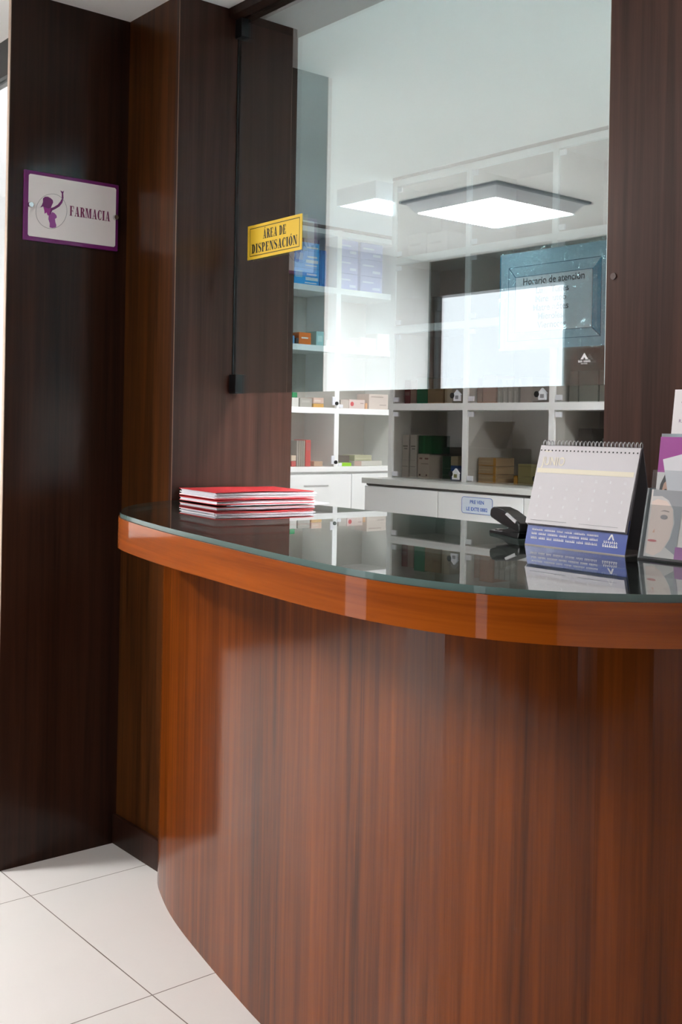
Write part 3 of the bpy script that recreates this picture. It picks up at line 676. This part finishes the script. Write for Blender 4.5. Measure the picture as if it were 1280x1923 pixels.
for k, nm in enumerate(('first', 'second', 'third', 'fourth')):
    carton('L', 3.9335 + 0.0162 * k, 3.9335 + 0.0162 * k + 0.0155, 1.031, 1.186, (0.36 + 0.03 * (k % 2), 0.32 + 0.02 * (k % 2), 0.28), 'slim upright grey box, %s from the left beside the red one' % nm, 'slim grey boxes on the low cabinet')
carton('L', 4.000, 4.041, 1.031, 1.190, (0.68, 0.07, 0.06), 'slim upright red box right of the grey ones', g, [(0.2, 0.8, 0.6, 0.9, (0.6, 0.12, 0.12))])
carton('L', 4.065, 4.134, 1.031, 1.061, (0.66, 0.46, 0.32), 'low tan medicine box between red box and divider', g)
carton('L', 4.222, 4.233, 1.031, 1.113, (0.85, 0.34, 0.03), 'thin upright orange box right of the divider', g, depth=0.03)
carton('L', 4.251, 4.327, 1.031, 1.053, (0.32, 0.68, 0.02), 'small lime green box on the low cabinet', g, depth=0.06, front=-5.16)
carton('L', 4.247, 4.369, 1.031, 1.095, (0.16, 0.12, 0.10), 'dark brown carton behind the lime green box', g, front=-5.23)
carton('L', 4.383, 4.526, 1.062, 1.098, (0.50, 0.50, 0.32), 'olive green flat box on top of the white box', g, [(0.05, 0.95, 0.4, 0.5, (0.75, 0.72, 0.55))])
carton('L', 4.383, 4.612, 1.031, 1.061, (0.74, 0.72, 0.68), 'wide flat white box below the olive green box', g, [(0.0, 0.25, 0.0, 1.0, (0.6, 0.42, 0.36))])
# display cabinet
g = 'boxes in the display cabinet upper bays'
carton('R', -3.905, -3.864, 1.386, 1.500, (0.22, 0.03, 0.045), 'maroon carton behind the left upper glass door, left of pair', g, [(0.1, 0.9, 0.35, 0.5, (0.3, 0.16, 0.16))])
carton('R', -3.863, -3.822, 1.386, 1.500, (0.45, 0.30, 0.26), 'dusty pink carton right of the maroon one', g)
carton('R', -3.818, -3.745, 1.386, 1.510, (0.01, 0.24, 0.11), 'green carton behind the left upper glass door', g)
carton('R', -3.744, -3.639, 1.386, 1.505, (0.40, 0.28, 0.16), 'brown carton right of the green one', g, [(0.5, 0.95, 0.5, 0.6, (0.3, 0.2, 0.1))])
carton('R', -3.630, -3.580, 1.386, 1.505, (0.62, 0.52, 0.38), 'tan carton behind the lock of the left upper bay', g)
carton('R', -3.425, -3.392, 1.386, 1.500, (0.50, 0.32, 0.25), 'brown pink carton at the left of the middle upper bay', g)
carton('R', -3.391, -3.310, 1.386, 1.510, (0.62, 0.34, 0.24), 'salmon carton in the middle upper bay', g)
for k, nm in enumerate(('first', 'second', 'third', 'fourth')):
    carton('R', -3.302 + 0.031 * k, -3.302 + 0.031 * k + 0.028, 1.386, 1.490, (0.52, 0.50, 0.46), 'narrow pale grey carton, %s of four in the middle upper bay' % nm, 'narrow pale cartons', [(0.3, 0.6, 0.0, 0.5, (0.7, 0.68, 0.64))], depth=0.05)
carton('R', -3.170, -3.100, 1.386, 1.495, (0.56, 0.46, 0.42), 'pinkish grey carton right of the narrow pale cartons', g)
for k, (a, b, nm) in enumerate(((-2.905, -2.86, 'left'), (-2.855, -2.76, 'middle'), (-2.752, -2.70, 'right'))):
    carton('R', a, b, 1.386, 1.515, (0.48, 0.50, 0.48), 'pale grey carton, %s of three in the right upper bay' % nm, 'pale grey cartons in the right bay')
lns = [(0.15, 0.85, 0.72, 0.75, (0.25, 0.24, 0.23)), (0.3, 0.8, 0.66, 0.69, (0.3, 0.29, 0.28)), (0.1, 0.9, 0.40, 0.41, (0.5, 0.48, 0.46)), (0.1, 0.9, 0.25, 0.27, (0.4, 0.39, 0.38))]
g = 'boxes in the display cabinet lower bays'
carton('R', -3.915, -3.866, 1.031, 1.237, (0.66, 0.63, 0.60), 'tall white medicine box, left of the pair behind lower glass', g, lns)
carton('R', -3.860, -3.812, 1.031, 1.237, (0.66, 0.63, 0.60), 'tall white medicine box, right of the pair behind lower glass', g, lns)
carton('R', -3.804, -3.722, 1.031, 1.148, (0.66, 0.58, 0.52), 'pinkish white box with dark corner prints under the green box', g, [(0.15, 0.4, 0.78, 0.85, (0.25, 0.12, 0.1)), (0.6, 0.9, 0.78, 0.85, (0.25, 0.12, 0.1)), (0.12, 0.26, 0.1, 0.18, (0.12, 0.06, 0.05)), (0.7, 0.82, 0.1, 0.18, (0.2, 0.1, 0.1)), (0.3, 0.9, 0.58, 0.63, (0.4, 0.33, 0.3))])
carton('R', -3.800, -3.708, 1.149, 1.235, (0.004, 0.10, 0.03), 'dark green box on top of the pinkish white box', g, [(0.35, 0.5, 0.0, 1.0, (0.01, 0.16, 0.05))])
carton('R', -3.678, -3.590, 1.031, 1.140, (0.004, 0.055, 0.022), 'very dark green box right of the pinkish white box', g, front=3.64)
t = carton('R', -3.583, -3.535, 1.031, 1.100, (0.03, 0.10, 0.40), 'blue box with cream top standing behind the house shaped tag', g)
B(-0.022, 0.022, 0.0, 0.06, 0.0695, 0.112).build('cream_top', cm(0.55, 0.47, 0.33), t)
og = [(0.0, 1.0, 0.0, 0.12, (0.60, 0.30, 0.05)), (0.85, 1.0, 0.12, 1.0, (0.66, 0.32, 0.04)), (0.1, 0.7, 0.5, 0.62, (0.68, 0.52, 0.34))]
for k, nm in enumerate(('bottom', 'middle', 'top')):
    carton('R', -3.410, -3.302, 1.031 + 0.0375 * k, 1.068 + 0.0375 * k, (0.58, 0.42, 0.26), 'cream and orange box, %s of the stack in the middle bay' % nm, 'cream and orange boxes', og)
carton('R', -3.200, -3.178, 1.031, 1.071, (0.50, 0.25, 0.02), 'small orange box left of the olive yellow carton', g)
carton('R', -3.176, -3.062, 1.031, 1.122, (0.36, 0.32, 0.14), 'olive yellow carton in the middle lower bay', g, [(0.05, 0.95, 0.88, 0.9, (0.2, 0.17, 0.08)), (0.2, 0.8, 0.4, 0.42, (0.25, 0.22, 0.1)), (0.05, 0.95, 0.1, 0.12, (0.25, 0.22, 0.1))])
carton('R', -2.900, -2.830, 1.031, 1.28, (0.10, 0.09, 0.085), 'tall dark block standing in for a reflection in the right lower bay glass', g, front=3.66)  # this and the next block imitate dark reflections in the glass door
carton('R', -2.780, -2.640, 1.031, 1.24, (0.22, 0.22, 0.225), 'grey block standing in for a reflection in the glass beside the column', g, front=3.66)
g = 'white boxes on the cabinet top shelf'
carton('R', -3.90, -3.77, 2.086, 2.20, (0.8, 0.8, 0.78), 'white carton at left of the top cabinet bay', g, [(0.1, 0.7, 0.5, 0.6, (0.5, 0.5, 0.5))])
carton('R', -3.765, -3.63, 2.086, 2.19, (0.8, 0.8, 0.78), 'white carton at right of the top cabinet bay', g, [(0.1, 0.7, 0.5, 0.6, (0.5, 0.5, 0.5))])

# ---------------------------------------------------------------- red folders on the counter
def folder(label, z, thick, dx, dy, rot, bulge, grp='red folders on the counter'):
    f = thing('paper_folder', label, 'folder', (-2.532 + dx, 1.742 + dy, z), math.radians(-7 + rot), grp)
    W, D = 0.118, 0.150; nx_, ny_ = 16, 12
    def sheet(zb, zt, W, D, wav):
        mb = MB()
        for s_ in (0, 1):
            for j in range(ny_ + 1):
                for i in range(nx_ + 1):
                    x = -W + 2 * W * i / nx_; y = -D + 2 * D * j / ny_
                    h = (zt if s_ else zb) + wav(x / W, y / D); mb.v.append((x, y, h))
        Nn = (nx_ + 1) * (ny_ + 1)
        for s_ in (0, 1):
            for j in range(ny_):
                for i in range(nx_):
                    k = s_ * Nn + j * (nx_ + 1) + i; q = [k, k + 1, k + nx_ + 2, k + nx_ + 1]; mb.f.append(q if s_ else q[::-1]); mb.mi.append(0)
        rim = [i for i in range(nx_ + 1)] + [(j + 1) * (nx_ + 1) - 1 for j in range(1, ny_ + 1)] + [ny_ * (nx_ + 1) + i for i in range(nx_ - 1, -1, -1)] + [j * (nx_ + 1) for j in range(ny_ - 1, 0, -1)]
        for a, b in zip(rim, rim[1:] + rim[:1]): mb.f.append([a, b, Nn + b, Nn + a]); mb.mi.append(0)
        return mb
    w0 = lambda u, v: 0.0
    w1 = lambda u, v: bulge * (1 - v * v) * max(0, u) * 0.8 + bulge * 0.5 * math.exp(-((v + 0.1) * 3) ** 2)
    sheet(0.0, 0.0012, W, D, w0).build('back_cover', RED, f)
    pp = MB(); n_ = 5
    for k in range(n_):
        o = len(pp.v); a = 0.0012 + (thick - 0.0024) * k / n_; b = 0.0012 + (thick - 0.0024) * (k + 0.86) / n_
        e = rnd.uniform(-0.004, 0.004); e2 = rnd.uniform(-0.003, 0.003)
        pp.box(-W + 0.003 + e, W - 0.004 + e, -D + 0.003 + e2, D + 0.006 + e2 * 2, a, b)
    pp.build('papers', PAPER, f)
    sheet(thick - 0.0012, thick, W + 0.001, D, w1).build('front_cover', RED, f, smooth=False)
    MB().side([(-0.004, 0), (0.0, 0), (0.0, 0.001), (-0.003, 0.0012), (-0.003, thick - 0.001), (0, thick), (-0.004, thick)], -D, D)
    return f
folder('red paper folder lying under the bright red one', TOP + 0.0030, 0.0105, 0.002, 0.0, 0.5, 0.0035)
folder('thick bright red paper folder on top of the counter stack', TOP + 0.0172, 0.0185, -0.002, 0.001, -0.6, 0.0020)
ps = MB()
for k in range(3):
    a = math.radians(-7 + (k - 1) * 2.5); ca, sa = math.cos(a), math.sin(a); W, D = 0.105, 0.1485
    cxx, cyy = -2.508 + 0.005 * k, 1.772 + 0.004 * k
    q = [(cxx + ca * x - sa * y, cyy + sa * x + ca * y) for x, y in ((-W, -D), (W, -D), (W, D), (-W, D))]
    q = [(max(x, -2.679), min(y, 1.98)) for x, y in q]
    o = MB().prism(q, TOP + 0.0002 + 0.0009 * k, TOP + 0.0009 + 0.0009 * k).build('paper_sheet', PAPER)
    tag(o, 'loose white sheet under the red folders, %s of three' % ('lowest', 'middle', 'upper')[k], 'paper', 'loose sheets under the folders')

# ---------------------------------------------------------------- desk calendar
cal = thing('desk_calendar', 'white spiral desk calendar showing JUNIO on a blue stand', 'calendar', (-1.2525, 1.570, TOP))
W = 0.112; AY, AZ = 0.044, 0.186; BY = 0.088
def lean(z, off=0.0): return AY * (z / AZ) - off
def slab(mb, W0, W1, za, zb, ya, yb, t, m=0):
    return mb.hexa([(W0, ya, za), (W1, ya, za), (W1, ya + t, za), (W0, ya + t, za)], [(W0, yb, zb), (W1, yb, zb), (W1, yb + t, zb), (W0, yb + t, zb)], m)
stn = slab(MB(), -W, W, 0.0015, AZ - 0.002, lean(0.0015), lean(AZ - 0.002), 0.0018, 1)
fs_ = MB().add([(-W, lean(0.0015) - 0.0003, 0.0015), (W, lean(0.0015) - 0.0003, 0.0015), (W, lean(0.060) - 0.0003, 0.060), (-W, lean(0.060) - 0.0003, 0.060)], [(0, 1, 2, 3)]); fs_.build('front_strip', BLUE, cal)
slab(stn, -W, W, 0.0015, AZ, BY, AY + 0.002, 0.0018, 1)
stn.box(-W, W, 0.0, BY, 0.0, 0.0018, 2); stn.build('stand', [DARKGAP, mat('grey_board', (0.26, 0.24, 0.26), 0.5), mat('board_liner', (0.5, 0.45, 0.42), 0.6)], cal)
pg = MB(); off = [0.0006, 0.0016, 0.0027, 0.004, 0.0056]
for k, o_ in enumerate(off):       # leaves fan out a little at the bottom
    zb = 0.037 + 0.001 * k
    slab(pg, -W + 0.0002 * k, W - 0.0002 * (len(off) - k), zb, 0.1855, lean(zb) - o_ * 1.6 - 0.0012, lean(0.1855) - 0.0006 - 0.0005 * k, 0.0005)
pg.build('pages', GREYPAGE, cal)
# print on the front leaf: position s along the leaf (0 bottom, 1 top)
def on_leaf(x, s, lift=0.0006):
    z = 0.041 + (0.184 - 0.041) * s; yb = lean(0.041) - 0.0056 * 1.6 - 0.0012; yt = lean(0.184) - 0.0006 - 0.002
    return (x, yb + (yt - yb) * s - lift, z)
def leaf_rect(mb, x0, x1, s0, s1, m=0, lift=0.0006): return mb.add([on_leaf(x0, s0, lift), on_leaf(x1, s0, lift), on_leaf(x1, s1, lift), on_leaf(x0, s1, lift)], [(0, 1, 2, 3)], m)
pr_ = MB(); leaf_rect(pr_, -W + 0.004, W - 0.004, 0.655, 0.715); pr_.build('month_band', CREAM, cal)
tm = MB(); text(tm, 'JUNIO', -W + 0.012, 0.0, 0.022, 0, bold=0.012, sx=0.86)
tm.v = [on_leaf(x, 0.755 + z / 0.143, 0.0008) for x, y, z in tm.v]; tm.build('month_lettering', CREAM, cal)
for r_ in range(5):
    for k in range(7):
        n_ = r_ * 7 + k - 2
        if 1 <= n_ <= 30:
            tq = MB(); strokes(tq, -0.0028, 0.0028, 0.0, 0.0058, 0, 1, n_) if n_ % 3 else tq.rect(-0.0016, 0.0014, 0, 0.005, 0)
            MB().add([on_leaf(-W + 0.020 + k * 0.031 + x, 0.56 - r_ * 0.115 + z / 0.143, 0.0008) for x, y, z in tq.v], tq.f).build('date', WHITEPR, cal)
fl_ = MB(); leaf_rect(fl_, -W + 0.012, -0.016, 0.045, 0.05, lift=0.0008); leaf_rect(fl_, 0.012, W - 0.016, 0.045, 0.049, lift=0.0008)
leaf_rect(fl_, -W + 0.014, -W + 0.030, 0.93, 0.94, 1, 0.0008); fl_.build('footer_rule', [INK_G, CREAM], cal)
hl = MB(); sp_ = MB()
for k in range(26):
    x = -W + 0.0045 + k * (2 * W - 0.009) / 25
    for s_ in (0.925,): hl.add([on_leaf(x + 0.0017 * math.cos(a * PI / 4), s_ + 0.022 + 0.011 * math.sin(a * PI / 4), 0.0008) for a in range(8)], [list(range(8))])
    ang = [(-0.75 + 1.75 * j / 9) * PI for j in range(10)]
    sp_.tube([(x + 0.0006 * j, AY + 0.0005 + 0.0078 * math.cos(PI / 2 + (-1.25 + 2.5 * j / 10) * 1.15) * 1.0 * (1), AZ - 0.001 + 0.0098 * math.sin(PI / 2 + (-1.25 + 2.5 * j / 10) * 1.15)) for j in range(11)], 0.0009, 5)
hl.build('punch_holes', INK, cal); sp_.build('spiral_binding', mat('white_wire', (0.86, 0.86, 0.88), 0.3), cal, smooth=True)
bt = MB()
def on_stand(x, z): return (x, lean(z) - 0.0006, z)
bt2 = MB()
for k, (nw, zz, sz) in enumerate(((6, 0.0280, 0.0034), (7, 0.0205, 0.0040), (7, 0.0125, 0.0044))):
    q_ = strokes(MB(), -W + 0.012, W - 0.060, zz, sz, 0, nw, 20 + k); bt2.add([on_stand(x, z) for x, y, z in q_.v], q_.f)
lgx = W - 0.033
bt2.add([on_stand(lgx + x, z) for x, z in ((-0.007, 0.0245), (-0.0035, 0.0245), (0.0, 0.031), (0.0035, 0.0245), (0.007, 0.0245), (0.0015, 0.0345), (-0.0015, 0.0345))], [(0, 1, 2, 3, 4, 5, 6)])
for j, (zz, wd, hh) in enumerate(((0.0190, 0.0150, 0.0040), (0.0120, 0.0165, 0.0060))):
    q_ = strokes(MB(), lgx - wd, lgx + wd, zz, hh, 0, 1, 40 + j); bt2.add([on_stand(x, z) for x, y, z in q_.v], q_.f)
bt2.build('stand_lettering', WHITEPR, cal)

# ---------------------------------------------------------------- stapler
sp = thing('stapler', 'black open stapler lying left of the desk calendar', 'stapler', (-1.553, 1.700, TOP), math.radians(-21.5))
MB().side([(0.0, 0.0), (0.13, 0.0), (0.135, 0.012), (0.10, 0.012), (0.05, 0.008), (0.003, 0.007)], -0.019, 0.019).build('base', BLACK, sp, bevel=0.002)
MB().side([(0.045, 0.0075), (0.13, 0.012), (0.13, 0.026), (0.11, 0.026)], -0.012, 0.012).build('spring_block', BLACKM, sp)
MB().box(0.006, 0.024, -0.008, 0.008, 0.0072, 0.0092).build('anvil', STEEL, sp, bevel=0.0005)
MB().side([(0.014, 0.0265), (0.060, 0.018), (0.12, 0.013), (0.125, 0.022), (0.06, 0.031), (0.012, 0.036)], -0.0085, 0.0085).build('magazine', mat('dark_steel', (0.18, 0.18, 0.18), 0.3, metal=0.8), sp)
arm = MB(); prof = [(-0.002, 0.036), (0.004, 0.032), (0.05, 0.022), (0.128, 0.010), (0.136, 0.016), (0.132, 0.030), (0.100, 0.041), (0.060, 0.0515), (0.030, 0.0555), (0.012, 0.0548), (0.001, 0.050)]
arm.side(prof, -0.0175, 0.0175); arm.build('arm', BLACK, sp, bevel=0.004)
MB().side([(0.072, 0.0435), (0.116, 0.0290), (0.120, 0.0345), (0.078, 0.0475)], -0.0183, -0.0150).build('arm_highlight', mat('highlight_silver', (0.75, 0.76, 0.78), 0.3, metal=0.2), sp)  # highlight on the arm, drawn as a pale plate

# ---------------------------------------------------------------- brochure holder and leaflets
hd = thing('brochure_holder', 'clear tiered acrylic brochure holder at the right end of the counter', 'brochure holder', (-0.985, 1.555, TOP))
HX0, HX1 = -0.119, 0.115
LN = 0.13                                            # lean of the tiers: y per unit height
def panel(mb, x0, x1, y, z0, z1, t=0.0025, m=0, L=LN):
    return mb.hexa([(x0, y + L * z0, z0), (x1, y + L * z0, z0), (x1, y + L * z0 + t, z0), (x0, y + L * z0 + t, z0)], [(x0, y + L * z1, z1), (x1, y + L * z1, z1), (x1, y + L * z1 + t, z1), (x0, y + L * z1 + t, z1)], m)
panel(MB(), HX0, HX1, 0.0, 0.003, 0.092, L=0.22).build('front_pocket', ACRYL, hd)
panel(MB(), HX0 + 0.003, HX1 - 0.003, 0.016, 0.003, 0.150, 0.002).build('middle_pocket', ACRYL, hd)
panel(MB(), HX0 + 0.003, HX1 - 0.003, 0.045, 0.003, 0.205).build('rear_pocket', ACRYL, hd)
panel(MB(), HX0, HX1, 0.080, 0.003, 0.225).build('back_panel', ACRYL, hd)
MB().box(HX0, HX1, 0.0, 0.083, 0.0, 0.003).build('base', ACRYL, hd)
panel(MB(), HX0 - 0.006, HX1 - 0.003, 0.0446, 0.2055, 0.2115, 0.0034).build('lip', ACRYL_E, hd)
for x in (HX0, HX1 - 0.003):
    MB().hexa([(x, 0.0, 0.003), (x + 0.003, 0.0, 0.003), (x + 0.003, 0.080, 0.003), (x, 0.080, 0.003)], [(x, 0.026, 0.119), (x + 0.003, 0.026, 0.119), (x + 0.003, 0.080 + LN * 0.12, 0.119), (x, 0.080 + LN * 0.12, 0.119)]).build('side_wall', ACRYL_E, hd)
def leaflet(label, x0, x1, y, z0, z1, m, prints=(), tilt=0.0, t=0.0012, L=0.13):
    """sheet standing in a tier; prints are (polygon in 0..1 coords, material)"""
    o = thing('leaflet', label, 'leaflet', (-0.985 + (x0 + x1) / 2, 1.555 + y, TOP), 0, 'leaflets in the acrylic holder')
    wd = (x1 - x0) / 2; ca, sa = math.cos(tilt), math.sin(tilt)
    def P(u, v, d):
        x = (u - 0.5) * 2 * wd; z = z0 + (z1 - z0) * v
        x, z = ca * x - sa * (z - z0), z0 + sa * x + ca * (z - z0); return (x, L * z + d, z)
    MB().hexa([P(0, 0, 0), P(1, 0, 0), P(1, 0, t), P(0, 0, t)], [P(0, 1, 0), P(1, 1, 0), P(1, 1, t), P(0, 1, t)]).build('paper', m, o)
    for k, (nm, poly, mm) in enumerate(prints):
        MB().add([P(u, v, -0.0003 - 0.00015 * k) for u, v in poly], [list(range(len(poly)))]).build(nm, mm, o)
    return o
def ell(cx, cz, rx, rz, n=18, a0=0, a1=360): return [(cx + rx * math.cos(math.radians(a0 + (a1 - a0) * i / n)), cz + rz * math.sin(math.radians(a0 + (a1 - a0) * i / n))) for i in range(n)]
R4 = lambda a, b, c, d: [(a, c), (b, c), (b, d), (a, d)]
# big pale face brochure in the front pocket
leaflet('brochure with a large pale woman face in the front pocket', HX0 + 0.006, HX0 + 0.105, 0.006, 0.006, 0.117, mat('cream_paper', (0.78, 0.72, 0.68), 0.5), L=0.20, prints=[
    ('portrait_backdrop', R4(0.04, 0.62, 0.0, 1.0), mat('warm_backdrop', (0.62, 0.58, 0.56), 0.5)), ('portrait_face', [(0.04, 0.05), (0.20, 0.02), (0.34, 0.10), (0.46, 0.28), (0.50, 0.50), (0.46, 0.72), (0.32, 0.84), (0.14, 0.86), (0.04, 0.82)], SKIN_P),
    ('portrait_hair', [(0.04, 1.0), (0.04, 0.90), (0.22, 0.91), (0.36, 0.85), (0.47, 0.72), (0.52, 0.52), (0.48, 0.30), (0.40, 0.16), (0.62, 0.05), (0.64, 1.0)], mat('soft_hair_print', (0.30, 0.31, 0.33), 0.5)),
    ('portrait_brow', [(0.22, 0.68), (0.30, 0.705), (0.40, 0.69), (0.40, 0.675), (0.30, 0.685)], mat('brow_print', (0.35, 0.27, 0.24), 0.5)),
    ('portrait_eye', ell(0.31, 0.60, 0.07, 0.035), mat('eye_print', (0.32, 0.28, 0.28), 0.5)), ('portrait_mouth', ell(0.14, 0.24, 0.09, 0.018), LIP),
    ('portrait_nose', [(0.12, 0.36), (0.17, 0.36), (0.16, 0.42)], SKIN),
    ('purple_block', R4(0.60, 0.82, 0.0, 0.18), PURPLE_L)])
# white sheet hanging inside the middle tier in front of the purple leaflet
leaflet('plain white tilted sheet in front of the purple leaflet', -0.0676, 0.0424, 0.021, 0.047, 0.187, PAPER, [('fold_line', R4(0.50, 0.51, 0.3, 0.8), mat('fold_grey', (0.6, 0.58, 0.62), 0.7))], tilt=math.radians(15))
leaflet('purple leaflet with a smiling dark haired woman', HX0 + 0.004, HX0 + 0.104, 0.028, 0.006, 0.206, MAGENTA, [
    ('photo', R4(0.0, 1.0, 0.10, 0.70), mat('photo_backdrop', (0.80, 0.76, 0.74), 0.5)),
    ('portrait_hair', [(0.07, 0.22), (0.20, 0.20), (0.30, 0.68), (0.16, 0.69), (0.08, 0.60), (0.045, 0.45)], HAIR),
    ('portrait_neck', R4(0.16, 0.34, 0.22, 0.42), SKIN), ('portrait_face', ell(0.245, 0.51, 0.125, 0.15), SKIN),
    ('portrait_hair', [(0.13, 0.60), (0.19, 0.68), (0.36, 0.67), (0.38, 0.60), (0.28, 0.65), (0.20, 0.63)], HAIR),
    ('portrait_mouth', ell(0.215, 0.435, 0.05, 0.016), WHITEPR), ('portrait_eye', ell(0.195, 0.55, 0.026, 0.012), HAIR), ('portrait_eye', ell(0.285, 0.55, 0.026, 0.012), HAIR),
    ('collar', [(0.06, 0.12), (0.30, 0.12), (0.32, 0.26), (0.16, 0.24), (0.06, 0.22)], GREYP),
    ('text_line', R4(0.22, 0.9, 0.80, 0.815), WHITEPR), ('text_line', R4(0.16, 0.8, 0.765, 0.78), WHITEPR), ('text_line', R4(0.22, 0.5, 0.73, 0.745), WHITEPR)])
cd = leaflet('cream card with a large T in the topmost tier', HX0 + 0.002, HX0 + 0.142, 0.060, 0.050, 0.288, PLAQUE, [])
q_ = MB(); text(q_, 'T', 0, 0, 0.036, 0, align='LEFT'); text(q_, 'R. Ra', -0.002, -0.012, 0.008, 0)
x_off = -0.070 + 0.015
MB().add([(x_off + x, LN * (0.243 + z) - 0.0004, 0.243 + z) for x, y, z in q_.v], q_.f).build('lettering', mat('plum_print', (0.17, 0.05, 0.2), 0.5), cd)
leaflet('white sheet behind the card with the T', HX0 + 0.012, HX0 + 0.142, 0.066, 0.050, 0.297, PAPER)

# small screw cap on the column
kn = MB().cyl((-1.312, 1.7525, 1.565), 0.0065, 0.003, 'y', 18).build('screw_cap', mat('brown_cap', (0.09, 0.045, 0.035), 0.4))
tag(kn, 'small round brown screw cap on the right wooden column', 'cap')
